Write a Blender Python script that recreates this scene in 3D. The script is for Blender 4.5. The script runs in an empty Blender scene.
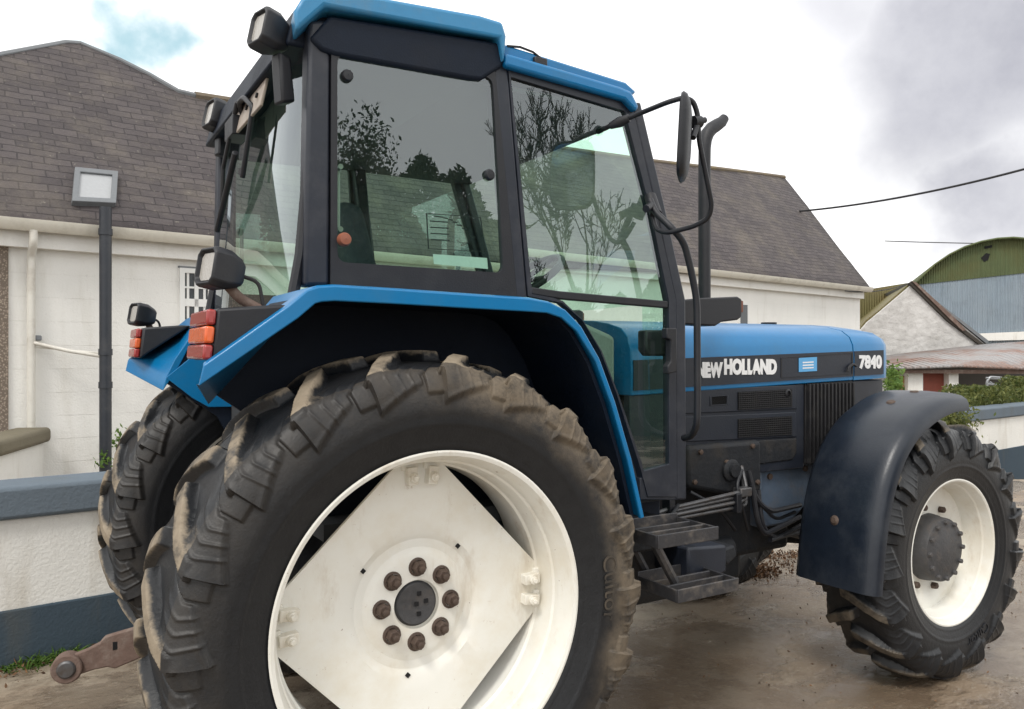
import bpy, bmesh, math, random
import numpy as np
from mathutils import Vector, Matrix
random.seed(7); rng = np.random.default_rng(7)
R_ = math.radians
S = bpy.context.scene
COL = S.collection
V = Vector

# ------------------------------------------------------------------ camera frame
# World axes are the tractor's own: +x forward, +y its left side, ground z = 0.
CAM = V((-.924, -2.911, 1.477)); YAW = R_(30.8); FPX = 788.0
CR = V((math.cos(YAW), -math.sin(YAW), 0)); CF = V((math.sin(YAW), math.cos(YAW), 0)); UP = V((0, 0, 1))
def ray(u, v): return CR*((u-512)/FPX) + UP*((354.5-v)/FPX) + CF
def py(u, v, y):
    d = ray(u, v); return CAM + d*((y-CAM.y)/d.y)
def pz(u, v, z):
    d = ray(u, v); return CAM + d*((z-CAM.z)/d.z)
def pd(u, v, Z): return CAM + ray(u, v)*Z
def pp(u, v, p, n):
    d = ray(u, v); return CAM + d*((p-CAM).dot(n)/d.dot(n))
def cw(X, Z, h=0.0): return V((CAM.x, CAM.y, 0)) + CR*X + CF*Z + UP*h

# ------------------------------------------------------------------ materials
def nd(nt, t, **k):
    n = nt.nodes.new(t)
    for a, b in k.items():
        if a in n.inputs.keys(): n.inputs[a].default_value = b
        else: setattr(n, a, b)
    return n
def lin(c):
    return tuple(((x/12.92) if x <= .04045 else ((x+.055)/1.055)**2.4) for x in [q/255 for q in c])
def rgba(c): return (c[0], c[1], c[2], 1)
def mixc(nt, f, a, b, mode='MIX'):
    m = nt.nodes.new('ShaderNodeMix'); m.data_type = 'RGBA'; m.blend_type = mode
    for s, x in ((0, f), (6, a), (7, b)):
        if hasattr(x, 'is_output'): nt.links.new(x, m.inputs[s])
        elif isinstance(x, (int, float)): m.inputs[s].default_value = x
        else: m.inputs[s].default_value = rgba(x)
    return m.outputs[2]
def ramp(nt, x, lo, hi):
    m = nt.nodes.new('ShaderNodeMapRange'); m.interpolation_type = 'SMOOTHSTEP'
    m.inputs['From Min'].default_value = lo; m.inputs['From Max'].default_value = hi
    nt.links.new(x, m.inputs['Value']); return m.outputs['Result']
def mth(nt, op, a, b=None):
    m = nt.nodes.new('ShaderNodeMath'); m.operation = op
    for i, x in enumerate((a, b)):
        if x is None: continue
        if hasattr(x, 'is_output'): nt.links.new(x, m.inputs[i])
        else: m.inputs[i].default_value = x
    return m.outputs[0]
def noise(nt, scale, detail=4, vec=None, rough=.6, sc=None):
    n = nd(nt, 'ShaderNodeTexNoise'); n.inputs['Scale'].default_value = scale
    n.inputs['Detail'].default_value = detail; n.inputs['Roughness'].default_value = rough
    if vec is None: vec = nd(nt, 'ShaderNodeTexCoord').outputs['Object']
    if sc is not None:
        mp = nd(nt, 'ShaderNodeMapping'); mp.inputs['Scale'].default_value = sc
        nt.links.new(vec, mp.inputs['Vector']); vec = mp.outputs[0]
    nt.links.new(vec, n.inputs['Vector']); return n.outputs['Fac']
def newmat(name):
    m = bpy.data.materials.new(name); m.use_nodes = True
    return m, m.node_tree, m.node_tree.nodes['Principled BSDF']
def bump(nt, b, h, strength, dist=.01):
    n = nd(nt, 'ShaderNodeBump'); n.inputs['Strength'].default_value = strength; n.inputs['Distance'].default_value = dist
    nt.links.new(h, n.inputs['Height']); nt.links.new(n.outputs[0], b.inputs['Normal'])
def mat(name, col, rough=.5, metal=0, dirt=None, amt=.4, dscale=6, var=.12, spec=.5, bmp=0, bscale=60, fine=30, lo=.45, hi=.75, coat=0, streak=None):
    m, nt, b = newmat(name)
    n1 = noise(nt, fine, 5)
    c = mixc(nt, n1, tuple(x*(1-var) for x in col), tuple(min(1, x*(1+var)) for x in col))
    if dirt:
        f = mth(nt, 'MULTIPLY', ramp(nt, noise(nt, dscale, 8, rough=.7, sc=streak), lo, hi), amt)
        c = mixc(nt, f, c, dirt)
        nt.links.new(mth(nt, 'ADD', mth(nt, 'MULTIPLY', f, .35), rough), b.inputs['Roughness'])
    else:
        nt.links.new(mth(nt, 'ADD', mth(nt, 'MULTIPLY', n1, .12), rough-.06), b.inputs['Roughness'])
    nt.links.new(c, b.inputs['Base Color'])
    b.inputs['Metallic'].default_value = metal; b.inputs['Specular IOR Level'].default_value = spec
    b.inputs['Coat Weight'].default_value = coat; b.inputs['Coat Roughness'].default_value = .12
    if bmp: bump(nt, b, noise(nt, bscale, 6), bmp)
    return m
DUST = (.20, .16, .115); MUD = (.23, .175, .115)
M = {}
M['blue'] = mat('blue_paint', (.002, .150, .36), .30, dirt=(.05, .14, .20), amt=.25, dscale=5, var=.08, spec=.4, coat=.12, bmp=.02, bscale=300)
M['blue'].node_tree.nodes['Principled BSDF'].inputs['Coat Roughness'].default_value = .06
M['blue_light'] = mat('weathered_blue_paint', (.022, .20, .40), .42, dirt=(.12, .20, .26), amt=.45, dscale=7, var=.1, coat=.15)
M['navy'] = mat('navy_plastic_and_shade', (.004, .009, .020), .6, dirt=(.022, .024, .028), amt=.35, dscale=4, var=.2, bmp=.15, bscale=180, spec=.25)  # navy trim colour; on the wheel-arch walls it also paints in the shade
M['black'] = mat('black_plastic', (.008, .009, .013), .48, dirt=(.035, .034, .034), amt=.4, dscale=7, var=.2, bmp=.1, bscale=200)
M['frame'] = mat('cab_frame_paint', (.011, .015, .025), .42, dirt=(.06, .06, .068), amt=.4, dscale=8, var=.2, bmp=.05)
M['panel'] = mat('side_panel_black', (.011, .015, .025), .5, dirt=(.05, .05, .054), amt=.4, dscale=6, var=.2, bmp=.1, bscale=150)
M['mudguard'] = mat('mudguard_plastic', (.0085, .0132, .0225), .32, dirt=(.045, .052, .062), amt=.5, dscale=5, var=.2, lo=.4, hi=.8, bmp=.08, bscale=140)
M['grille'] = mat('grille_black', (.010, .010, .012), .6, dirt=(.05, .046, .04), amt=.4, dscale=20, var=.3)
def cream():
    m, nt, b = newmat('cream_rim_paint')
    n1 = noise(nt, 4, 7, rough=.65); n2 = noise(nt, 28, 8, rough=.75); n3 = noise(nt, 9, 6, rough=.7, sc=(1, 1, .35)); n4 = noise(nt, 70, 3)
    c = mixc(nt, mth(nt, 'MULTIPLY', ramp(nt, n1, .40, .70), .6), (.80, .79, .735), (.68, .62, .50))
    c = mixc(nt, mth(nt, 'MULTIPLY', ramp(nt, n3, .54, .74), .45), c, (.47, .38, .27))
    c = mixc(nt, mth(nt, 'MULTIPLY', ramp(nt, n2, .64, .72), .7), c, (.36, .24, .15))
    c = mixc(nt, mth(nt, 'MULTIPLY', ramp(nt, n4, .70, .76), .6), c, (.20, .11, .06))
    nt.links.new(c, b.inputs['Base Color']); nt.links.new(mth(nt, 'ADD', .34, mth(nt, 'MULTIPLY', n1, .3)), b.inputs['Roughness']); b.inputs['Coat Weight'].default_value = .08
    bump(nt, b, mth(nt, 'ADD', n2, mth(nt, 'MULTIPLY', n1, 2)), .06, .01); return m
M['cream'] = cream()
M['hub'] = mat('hub_grey', (.055, .055, .058), .6, dirt=(.12, .10, .085), amt=.6, dscale=18, var=.3, bmp=.3, bscale=70)
M['nut'] = mat('rusty_bolt', (.085, .058, .045), .65, .3, dirt=(.14, .10, .075), amt=.7, dscale=40, var=.3, bmp=.3)
M['hole'] = mat('dark_hole', (.006, .006, .007), .9)
M['steel'] = mat('worn_steel', (.13, .13, .135), .45, .7, dirt=(.10, .075, .055), amt=.8, dscale=14, var=.25, bmp=.1)
M['step'] = mat('worn_step_plate', (.055, .055, .06), .5, .5, dirt=(.22, .19, .16), amt=.7, dscale=16, var=.3, bmp=.2)
M['rust'] = mat('rusted_iron', (.15, .098, .078), .78, .1, dirt=(.33, .28, .24), amt=.7, dscale=9, var=.3, bmp=.4)
M['engine'] = mat('grimy_engine', (.013, .015, .019), .65, .2, dirt=(.05, .042, .034), amt=.6, dscale=8, var=.3, bmp=.4, bscale=40)
M['bracket'] = mat('painted_casting', (.075, .105, .15), .55, dirt=(.14, .12, .10), amt=.5, dscale=9, var=.2, bmp=.15)
M['red'] = mat('red_lens', (.30, .025, .022), .25, var=.15, coat=.4)
M['orange'] = mat('amber_lens', (.66, .11, .02), .25, var=.15, coat=.4)
M['lens'] = mat('lamp_glass', (.36, .34, .31), .25, var=.1, coat=.5, bmp=.3, bscale=120)
M['lettering'] = mat('white_lettering', (.78, .78, .78), .5, var=.04)
M['sticker'] = mat('pale_blue_sticker', (.10, .36, .66), .45, var=.08)
M['ink'] = mat('sticker_ink', (.30, .52, .75), .5)
M['console'] = mat('cab_console', (.24, .27, .25), .7, dirt=(.2, .19, .16), amt=.4, var=.12)
M['cabin'] = mat('cab_lining', (.035, .038, .042), .8, var=.2)
M['seat'] = mat('seat_cloth', (.035, .042, .055), .85, var=.3, bmp=.3)
M['orange_cap'] = mat('brown_knob', (.26, .085, .045), .5)
M['plate'] = mat('bare_plate', (.34, .29, .245), .6, dirt=(.16, .12, .09), amt=.6, dscale=14, var=.1)
M['amber_dirty'] = mat('grimy_amber_lens', (.16, .055, .03), .5, dirt=(.05, .04, .035), amt=.6, dscale=20)
M['paper'] = mat('clear_label', (.62, .66, .62), .5)
M['wire'] = mat('cable_black', (.02, .02, .022), .7)

def tyre_mat(name, mudamt, rlo, rhi):
    m, nt, b = newmat(name)
    h = nd(nt, 'ShaderNodeAttribute', attribute_name='lug').outputs['Fac']
    rd = nd(nt, 'ShaderNodeAttribute', attribute_name='rad').outputs['Fac']
    n1 = noise(nt, 25, 6); n2 = noise(nt, 5, 6, rough=.7); n3 = noise(nt, 2.0, 2)
    c = mixc(nt, n1, (.006, .007, .009), (.019, .020, .022))
    dp = nd(nt, 'ShaderNodeVectorMath', operation='DOT_PRODUCT'); nt.links.new(nd(nt, 'ShaderNodeTexCoord').outputs['Object'], dp.inputs[0]); dp.inputs[1].default_value = (.80, 0, .60)
    dmask = mth(nt, 'ADD', .12, mth(nt, 'MULTIPLY', ramp(nt, mth(nt, 'ADD', dp.outputs['Value'], mth(nt, 'MULTIPLY', mth(nt, 'SUBTRACT', n3, .5), .8)), .05, .50), .88))
    dustf = mth(nt, 'MULTIPLY', ramp(nt, mth(nt, 'ADD', rd, mth(nt, 'MULTIPLY', n2, .09)), rlo, rhi), dmask)
    c = mixc(nt, mth(nt, 'MULTIPLY', mth(nt, 'MULTIPLY', dustf, .85), ramp(nt, noise(nt, 9, 7, rough=.75), .25, .62)), c, mixc(nt, n2, (.13, .10, .07), (.25, .20, .14)))
    mud = mth(nt, 'MULTIPLY', ramp(nt, mth(nt, 'ADD', h, mth(nt, 'MULTIPLY', mth(nt, 'SUBTRACT', n2, .55), 2.6)), .45, .95), mudamt)
    c = mixc(nt, mud, c, mixc(nt, n1, (.17, .13, .085), (.42, .35, .26)))
    nt.links.new(c, b.inputs['Base Color'])
    nt.links.new(mth(nt, 'ADD', mth(nt, 'MULTIPLY', mth(nt, 'MAXIMUM', mud, dustf), .35), .42), b.inputs['Roughness'])
    b.inputs['Specular IOR Level'].default_value = .4
    bump(nt, b, mth(nt, 'ADD', noise(nt, 140, 5), mth(nt, 'MULTIPLY', noise(nt, 22, 5), 1.5)), .28, .004)
    return m
M['tyre_rear'] = tyre_mat('rear_tyre_rubber', .85, .58, .68)
M['tyre_front'] = tyre_mat('front_tyre_rubber', .4, .60, .68)

def glass_mat(name, tint, k0=.085):
    m, nt, b = newmat(name); nt.nodes.remove(b)
    out = nt.nodes['Material Output']
    tr = nd(nt, 'ShaderNodeBsdfTransparent'); tr.inputs[0].default_value = rgba(tint)
    gl = nd(nt, 'ShaderNodeBsdfGlossy'); gl.inputs['Roughness'].default_value = .004; gl.inputs['Color'].default_value = (.90, .96, 1, 1)
    df = nd(nt, 'ShaderNodeBsdfDiffuse'); df.inputs[0].default_value = (.35, .36, .34, 1)
    lw = nd(nt, 'ShaderNodeLayerWeight'); lw.inputs['Blend'].default_value = .5
    p = mth(nt, 'POWER', lw.outputs['Facing'], 4.0)
    f = mth(nt, 'ADD', mth(nt, 'MULTIPLY', p, .85), k0)
    mx = nd(nt, 'ShaderNodeMixShader'); nt.links.new(f, mx.inputs[0]); nt.links.new(tr.outputs[0], mx.inputs[1]); nt.links.new(gl.outputs[0], mx.inputs[2])
    m2 = nd(nt, 'ShaderNodeMixShader')
    nt.links.new(mth(nt, 'MULTIPLY', ramp(nt, noise(nt, 6, 8, rough=.75), .42, .8), .045), m2.inputs[0])
    nt.links.new(mx.outputs[0], m2.inputs[1]); nt.links.new(df.outputs[0], m2.inputs[2])
    nt.links.new(m2.outputs[0], out.inputs[0]); return m
M['glass'] = glass_mat('tinted_cab_glass', (.76, .95, .85), .140)
M['mirror'] = mat('mirror_face', (.75, .78, .8), .06, 1.0, var=.02)

def slate_mat():
    m, nt, b = newmat('old_slates')
    uv = nd(nt, 'ShaderNodeUVMap').outputs[0]
    nz = nd(nt, 'ShaderNodeTexNoise'); nz.inputs['Scale'].default_value = 1.3; nt.links.new(uv, nz.inputs['Vector'])
    wob = nd(nt, 'ShaderNodeVectorMath', operation='SCALE'); nt.links.new(nz.outputs['Color'], wob.inputs[0]); wob.inputs['Scale'].default_value = .10
    ad = nd(nt, 'ShaderNodeVectorMath', operation='ADD'); nt.links.new(uv, ad.inputs[0]); nt.links.new(wob.outputs[0], ad.inputs[1])
    br = nd(nt, 'ShaderNodeTexBrick'); nt.links.new(ad.outputs[0], br.inputs['Vector'])
    br.inputs['Scale'].default_value = 1; br.inputs['Brick Width'].default_value = .27; br.inputs['Row Height'].default_value = .118
    br.inputs['Mortar Size'].default_value = .006; br.inputs['Mortar Smooth'].default_value = .15; br.inputs['Bias'].default_value = 0
    br.inputs['Brick Width'].default_value = .24; br.inputs['Row Height'].default_value = .104; br.inputs['Color1'].default_value = rgba((.060, .051, .053)); br.inputs['Color2'].default_value = rgba((.094, .080, .080)); br.inputs['Mortar'].default_value = rgba((.038, .033, .035))
    n1 = noise(nt, 1.1, 6, uv, .7); n2 = noise(nt, 14, 6, uv, .7); n3 = noise(nt, .5, 3, uv)
    c = mixc(nt, mth(nt, 'MULTIPLY', ramp(nt, n1, .42, .72), .55), br.outputs['Color'], (.17, .145, .115))
    c = mixc(nt, mth(nt, 'MULTIPLY', ramp(nt, noise(nt, 3.0, 7, uv, .75, sc=(1, .35, 1)), .5, .72), .5), c, (.062, .052, .056))
    c = mixc(nt, mth(nt, 'MULTIPLY', ramp(nt, n2, .60, .72), .7), c, (.27, .25, .205))
    c = mixc(nt, mth(nt, 'MULTIPLY', ramp(nt, noise(nt, 5, 8, uv, .8), .50, .70), .55), c, (.045, .039, .040))
    c = mixc(nt, mth(nt, 'MULTIPLY', ramp(nt, n3, .5, .7), .35), c, (.075, .062, .066))
    nt.links.new(c, b.inputs['Base Color']); b.inputs['Roughness'].default_value = .72; b.inputs['Specular IOR Level'].default_value = .3
    sx = nd(nt, 'ShaderNodeSeparateXYZ'); nt.links.new(ad.outputs[0], sx.inputs[0])
    step = mth(nt, 'FRACT', mth(nt, 'DIVIDE', sx.outputs[1], .104))
    bump(nt, b, mth(nt, 'ADD', mth(nt, 'ADD', mth(nt, 'MULTIPLY', step, -1.0), mth(nt, 'MULTIPLY', br.outputs['Fac'], -.8)), mth(nt, 'MULTIPLY', n2, 1.6)), .9, .02)
    return m
M['slate'] = slate_mat()
M['ridge'] = mat('ridge_tiles', (.15, .12, .085), .85, dirt=(.28, .22, .08), amt=.6, dscale=3, var=.3, bmp=.4)
def render_mat(name, col, stain=(.42, .38, .30), amt=.4, courses=False):
    m, nt, b = newmat(name)
    n1 = noise(nt, 1.2, 7, rough=.65); n2 = noise(nt, 5, 6, sc=(1, 1, .18)); n3 = noise(nt, 60, 4)
    c = mixc(nt, mth(nt, 'MULTIPLY', ramp(nt, n1, .4, .75), amt), col, tuple(x*.78 for x in col))
    c = mixc(nt, mth(nt, 'MULTIPLY', ramp(nt, n2, .52, .78), amt), c, stain)
    n4 = noise(nt, 22, 7, rough=.75); c = mixc(nt, mth(nt, 'MULTIPLY', ramp(nt, n4, .58, .74), .35), c, tuple(x*.62 for x in col))
    tcz = nd(nt, 'ShaderNodeSeparateXYZ'); nt.links.new(nd(nt, 'ShaderNodeTexCoord').outputs['Object'], tcz.inputs[0])
    hh = mth(nt, 'ADD', mth(nt, 'MULTIPLY', n3, .5), mth(nt, 'MULTIPLY', n1, 1.2))
    if courses:     # faint block courses showing through the paint
        fr = mth(nt, 'FRACT', mth(nt, 'DIVIDE', mth(nt, 'ADD', tcz.outputs[2], mth(nt, 'MULTIPLY', n1, .03)), .225)); ln = mth(nt, 'SUBTRACT', 1, ramp(nt, fr, 0, .05))
        hh = mth(nt, 'SUBTRACT', hh, mth(nt, 'MULTIPLY', mth(nt, 'MULTIPLY', ln, ramp(nt, n2, .35, .6)), .25)); c = mixc(nt, mth(nt, 'MULTIPLY', mth(nt, 'MULTIPLY', ln, ramp(nt, n2, .35, .6)), .06), c, (.42, .40, .37))
    nt.links.new(c, b.inputs['Base Color']); b.inputs['Roughness'].default_value = .9; b.inputs['Specular IOR Level'].default_value = .15
    bump(nt, b, hh, .6, .012)
    return m
M['white_wall'] = render_mat('whitewashed_render', (.80, .79, .755), (.50, .47, .40), .32, True)
M['low_wall'] = render_mat('cream_wall_render', (.78, .77, .73), (.45, .40, .32), .5)
M['coping'] = render_mat('grey_blue_painted_coping', (.135, .165, .195), (.12, .13, .13), .5)
M['plinth'] = render_mat('navy_painted_plinth', (.055, .078, .10), (.10, .10, .09), .5)
M['stone_coping'] = render_mat('mossy_concrete_coping', (.19, .17, .125), (.13, .12, .08), .7)
def rubble():
    m, nt, b = newmat('whitewashed_rubble'); tc = nd(nt, 'ShaderNodeTexCoord').outputs['Object']
    vo = nd(nt, 'ShaderNodeTexVoronoi'); vo.inputs['Scale'].default_value = 3.2; vo.inputs['Randomness'].default_value = 1
    mp = nd(nt, 'ShaderNodeMapping'); mp.inputs['Scale'].default_value = (1, 1, 2.0); nt.links.new(tc, mp.inputs['Vector']); nt.links.new(mp.outputs[0], vo.inputs['Vector'])
    n1 = noise(nt, 2, 8, rough=.75); n2 = noise(nt, 9, 6)
    c = mixc(nt, ramp(nt, n1, .38, .7), (.62, .605, .585), (.47, .455, .435)); c = mixc(nt, mth(nt, 'MULTIPLY', ramp(nt, n2, .58, .74), .45), c, (.30, .28, .25))
    c = mixc(nt, mth(nt, 'MULTIPLY', ramp(nt, vo.outputs['Distance'], .45, .8), .2), c, (.34, .325, .31))
    nt.links.new(c, b.inputs['Base Color']); b.inputs['Roughness'].default_value = .92; b.inputs['Specular IOR Level'].default_value = .1
    bump(nt, b, mth(nt, 'ADD', mth(nt, 'MULTIPLY', vo.outputs['Distance'], -.5), mth(nt, 'MULTIPLY', n2, .9)), .6, .05); return m
M['stone_white'] = rubble()
def pebble():
    m, nt, b = newmat('pebble_dash')
    vo = nd(nt, 'ShaderNodeTexVoronoi'); vo.inputs['Scale'].default_value = 55
    nt.links.new(nd(nt, 'ShaderNodeTexCoord').outputs['Object'], vo.inputs['Vector'])
    c = mixc(nt, ramp(nt, vo.outputs['Distance'], .1, .6), mixc(nt, noise(nt, 40, 3), (.42, .34, .26), (.30, .25, .21)), (.15, .12, .095))
    nt.links.new(c, b.inputs['Base Color']); b.inputs['Roughness'].default_value = .9
    bump(nt, b, vo.outputs['Distance'], -.8, .01); return m
M['pebble'] = pebble()
M['gutter'] = mat('cream_gutter', (.66, .63, .55), .5, dirt=(.3, .26, .2), amt=.5, dscale=3, var=.05)
M['pipe_white'] = mat('white_pipe', (.68, .66, .60), .5, dirt=(.35, .30, .24), amt=.5, dscale=4, var=.05)
M['pipe_black'] = mat('black_soil_pipe', (.022, .026, .034), .4, dirt=(.09, .09, .09), amt=.4, dscale=5, var=.15)
M['window_white'] = mat('white_window_paint', (.74, .74, .72), .5, var=.03)
M['window_dark'] = mat('dark_window_glass', (.03, .036, .04), .08, var=.3, spec=.6)
M['curtain'] = mat('net_curtain', (.35, .35, .34), .9)
M['skylight'] = mat('skylight_glass', (.36, .37, .38), .25, var=.1)
M['lead'] = mat('grey_flashing', (.16, .17, .18), .6, var=.2)
def tin(name, c1, c2, amt, rustc=(.20, .085, .045), period=.076, axis='X'):
    m, nt, b = newmat(name)
    uv = nd(nt, 'ShaderNodeUVMap').outputs[0]
    sx = nd(nt, 'ShaderNodeSeparateXYZ'); nt.links.new(uv, sx.inputs[0])
    w = mth(nt, 'SINE', mth(nt, 'MULTIPLY', sx.outputs[0], 2*math.pi/period))
    c = mixc(nt, noise(nt, 1.5, 6, uv), c1, c2)
    c = mixc(nt, mth(nt, 'MULTIPLY', ramp(nt, noise(nt, .7, 6, uv, .7), .42, .62), amt), c, rustc)
    c = mixc(nt, mth(nt, 'MULTIPLY', ramp(nt, noise(nt, 3, 5, uv, sc=(4, .3, 1)), .5, .75), .35), c, tuple(x*.5 for x in c1))
    c = mixc(nt, mth(nt, 'MULTIPLY', ramp(nt, noise(nt, 1.1, 7, uv, .75), .48, .62), .30), c, tuple(x*.62 for x in c2))
    nt.links.new(c, b.inputs['Base Color']); b.inputs['Roughness'].default_value = .62; b.inputs['Metallic'].default_value = .15
    bump(nt, b, w, .8, .03 if period > .1 else .02); return m
M['tin_green'] = tin('green_barn_sheeting', (.075, .105, .042), (.12, .145, .06), .5, (.11, .10, .03))
M['tin_olive'] = tin('mossy_roof_sheeting', (.15, .14, .05), (.20, .17, .075), .4, (.24, .17, .07))
M['tin_grey'] = tin('blue_grey_cladding', (.24, .30, .36), (.30, .36, .41), .1, (.40, .42, .42))
M['tin_rust'] = tin('rusty_roof_sheeting', (.30, .285, .28), (.40, .39, .39), .85, (.26, .13, .085), .16)
M['red_door'] = mat('faded_red_door', (.28, .075, .05), .7, dirt=(.15, .07, .05), amt=.5, dscale=4, var=.15)
M['tan_door'] = mat('tan_board', (.38, .22, .10), .7, var=.15)
M['shade'] = mat('shaded_shed_interior', (.10, .095, .09), .9)  # darkness under the lean-to roof, put into the back wall's colour
M['galv'] = mat('galvanised_tube', (.30, .31, .32), .45, .6)

def leaf_mat(name, a, c_, t=.25):
    m, nt, b = newmat(name)
    g = nd(nt, 'ShaderNodeAttribute', attribute_name='tone').outputs['Fac']
    c = mixc(nt, g, a, c_)
    nt.links.new(c, b.inputs['Base Color']); b.inputs['Roughness'].default_value = .6; b.inputs['Specular IOR Level'].default_value = .3
    tl = nd(nt, 'ShaderNodeBsdfTranslucent'); nt.links.new(c, tl.inputs[0])
    mx = nd(nt, 'ShaderNodeMixShader'); mx.inputs[0].default_value = t
    nt.links.new(b.outputs[0], mx.inputs[1]); nt.links.new(tl.outputs[0], mx.inputs[2]); nt.links.new(mx.outputs[0], nt.nodes['Material Output'].inputs[0])
    return m
M['hedge'] = leaf_mat('hedge_leaves', (.05, .075, .018), (.16, .17, .05))
M['ivy'] = leaf_mat('bright_leaves', (.06, .12, .02), (.17, .26, .06))
M['evergreen'] = leaf_mat('dark_leaves', (.015, .03, .012), (.05, .07, .03))
M['grass'] = leaf_mat('grass_blades', (.05, .11, .015), (.12, .20, .04))
M['hedge_filler'] = mat('hedge_gap_block', (.012, .018, .009), .95, var=.5)
M['litter'] = leaf_mat('dead_leaves', (.045, .024, .014), (.22, .12, .06), .05)
M['bark'] = mat('bark', (.05, .042, .034), .9, var=.3, bmp=.5)

def ground_mat():
    m, nt, b = newmat('wet_farmyard_concrete')
    n1 = noise(nt, .55, 6, rough=.62); n2 = noise(nt, 3.2, 9, rough=.72); n3 = noise(nt, 38, 6, rough=.75); n4 = noise(nt, .8, 6, sc=(1, 1.7, 1), rough=.6); n5 = noise(nt, 130, 3, rough=.7)
    c = mixc(nt, ramp(nt, n1, .38, .62), (.40, .345, .27), (.25, .185, .125))
    c = mixc(nt, mth(nt, 'MULTIPLY', ramp(nt, n2, .46, .62), .6), c, (.145, .098, .063))
    c = mixc(nt, mth(nt, 'MULTIPLY', ramp(nt, n3, .54, .66), .55), c, (.46, .41, .335))
    c = mixc(nt, mth(nt, 'MULTIPLY', ramp(nt, n3, .36, .46), -.5), c, (.08, .055, .04))
    c = mixc(nt, mth(nt, 'MULTIPLY', ramp(nt, n5, .60, .70), .6), c, (.10, .07, .05))
    wet = ramp(nt, mth(nt, 'ADD', n4, mth(nt, 'MULTIPLY', n2, .3)), .56, .70)
    c = mixc(nt, mth(nt, 'MULTIPLY', wet, .6), c, (.11, .08, .056))
    nt.links.new(c, b.inputs['Base Color'])
    nt.links.new(mth(nt, 'SUBTRACT', .56, mth(nt, 'MULTIPLY', wet, .44)), b.inputs['Roughness'])
    b.inputs['Specular IOR Level'].default_value = .5
    dry = mth(nt, 'SUBTRACT', 1.0, mth(nt, 'MULTIPLY', wet, .75))
    bump(nt, b, mth(nt, 'MULTIPLY', mth(nt, 'ADD', mth(nt, 'MULTIPLY', n2, 1.6), mth(nt, 'MULTIPLY', n3, .7)), dry), .7, .022)
    return m
M['ground'] = ground_mat()

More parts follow.
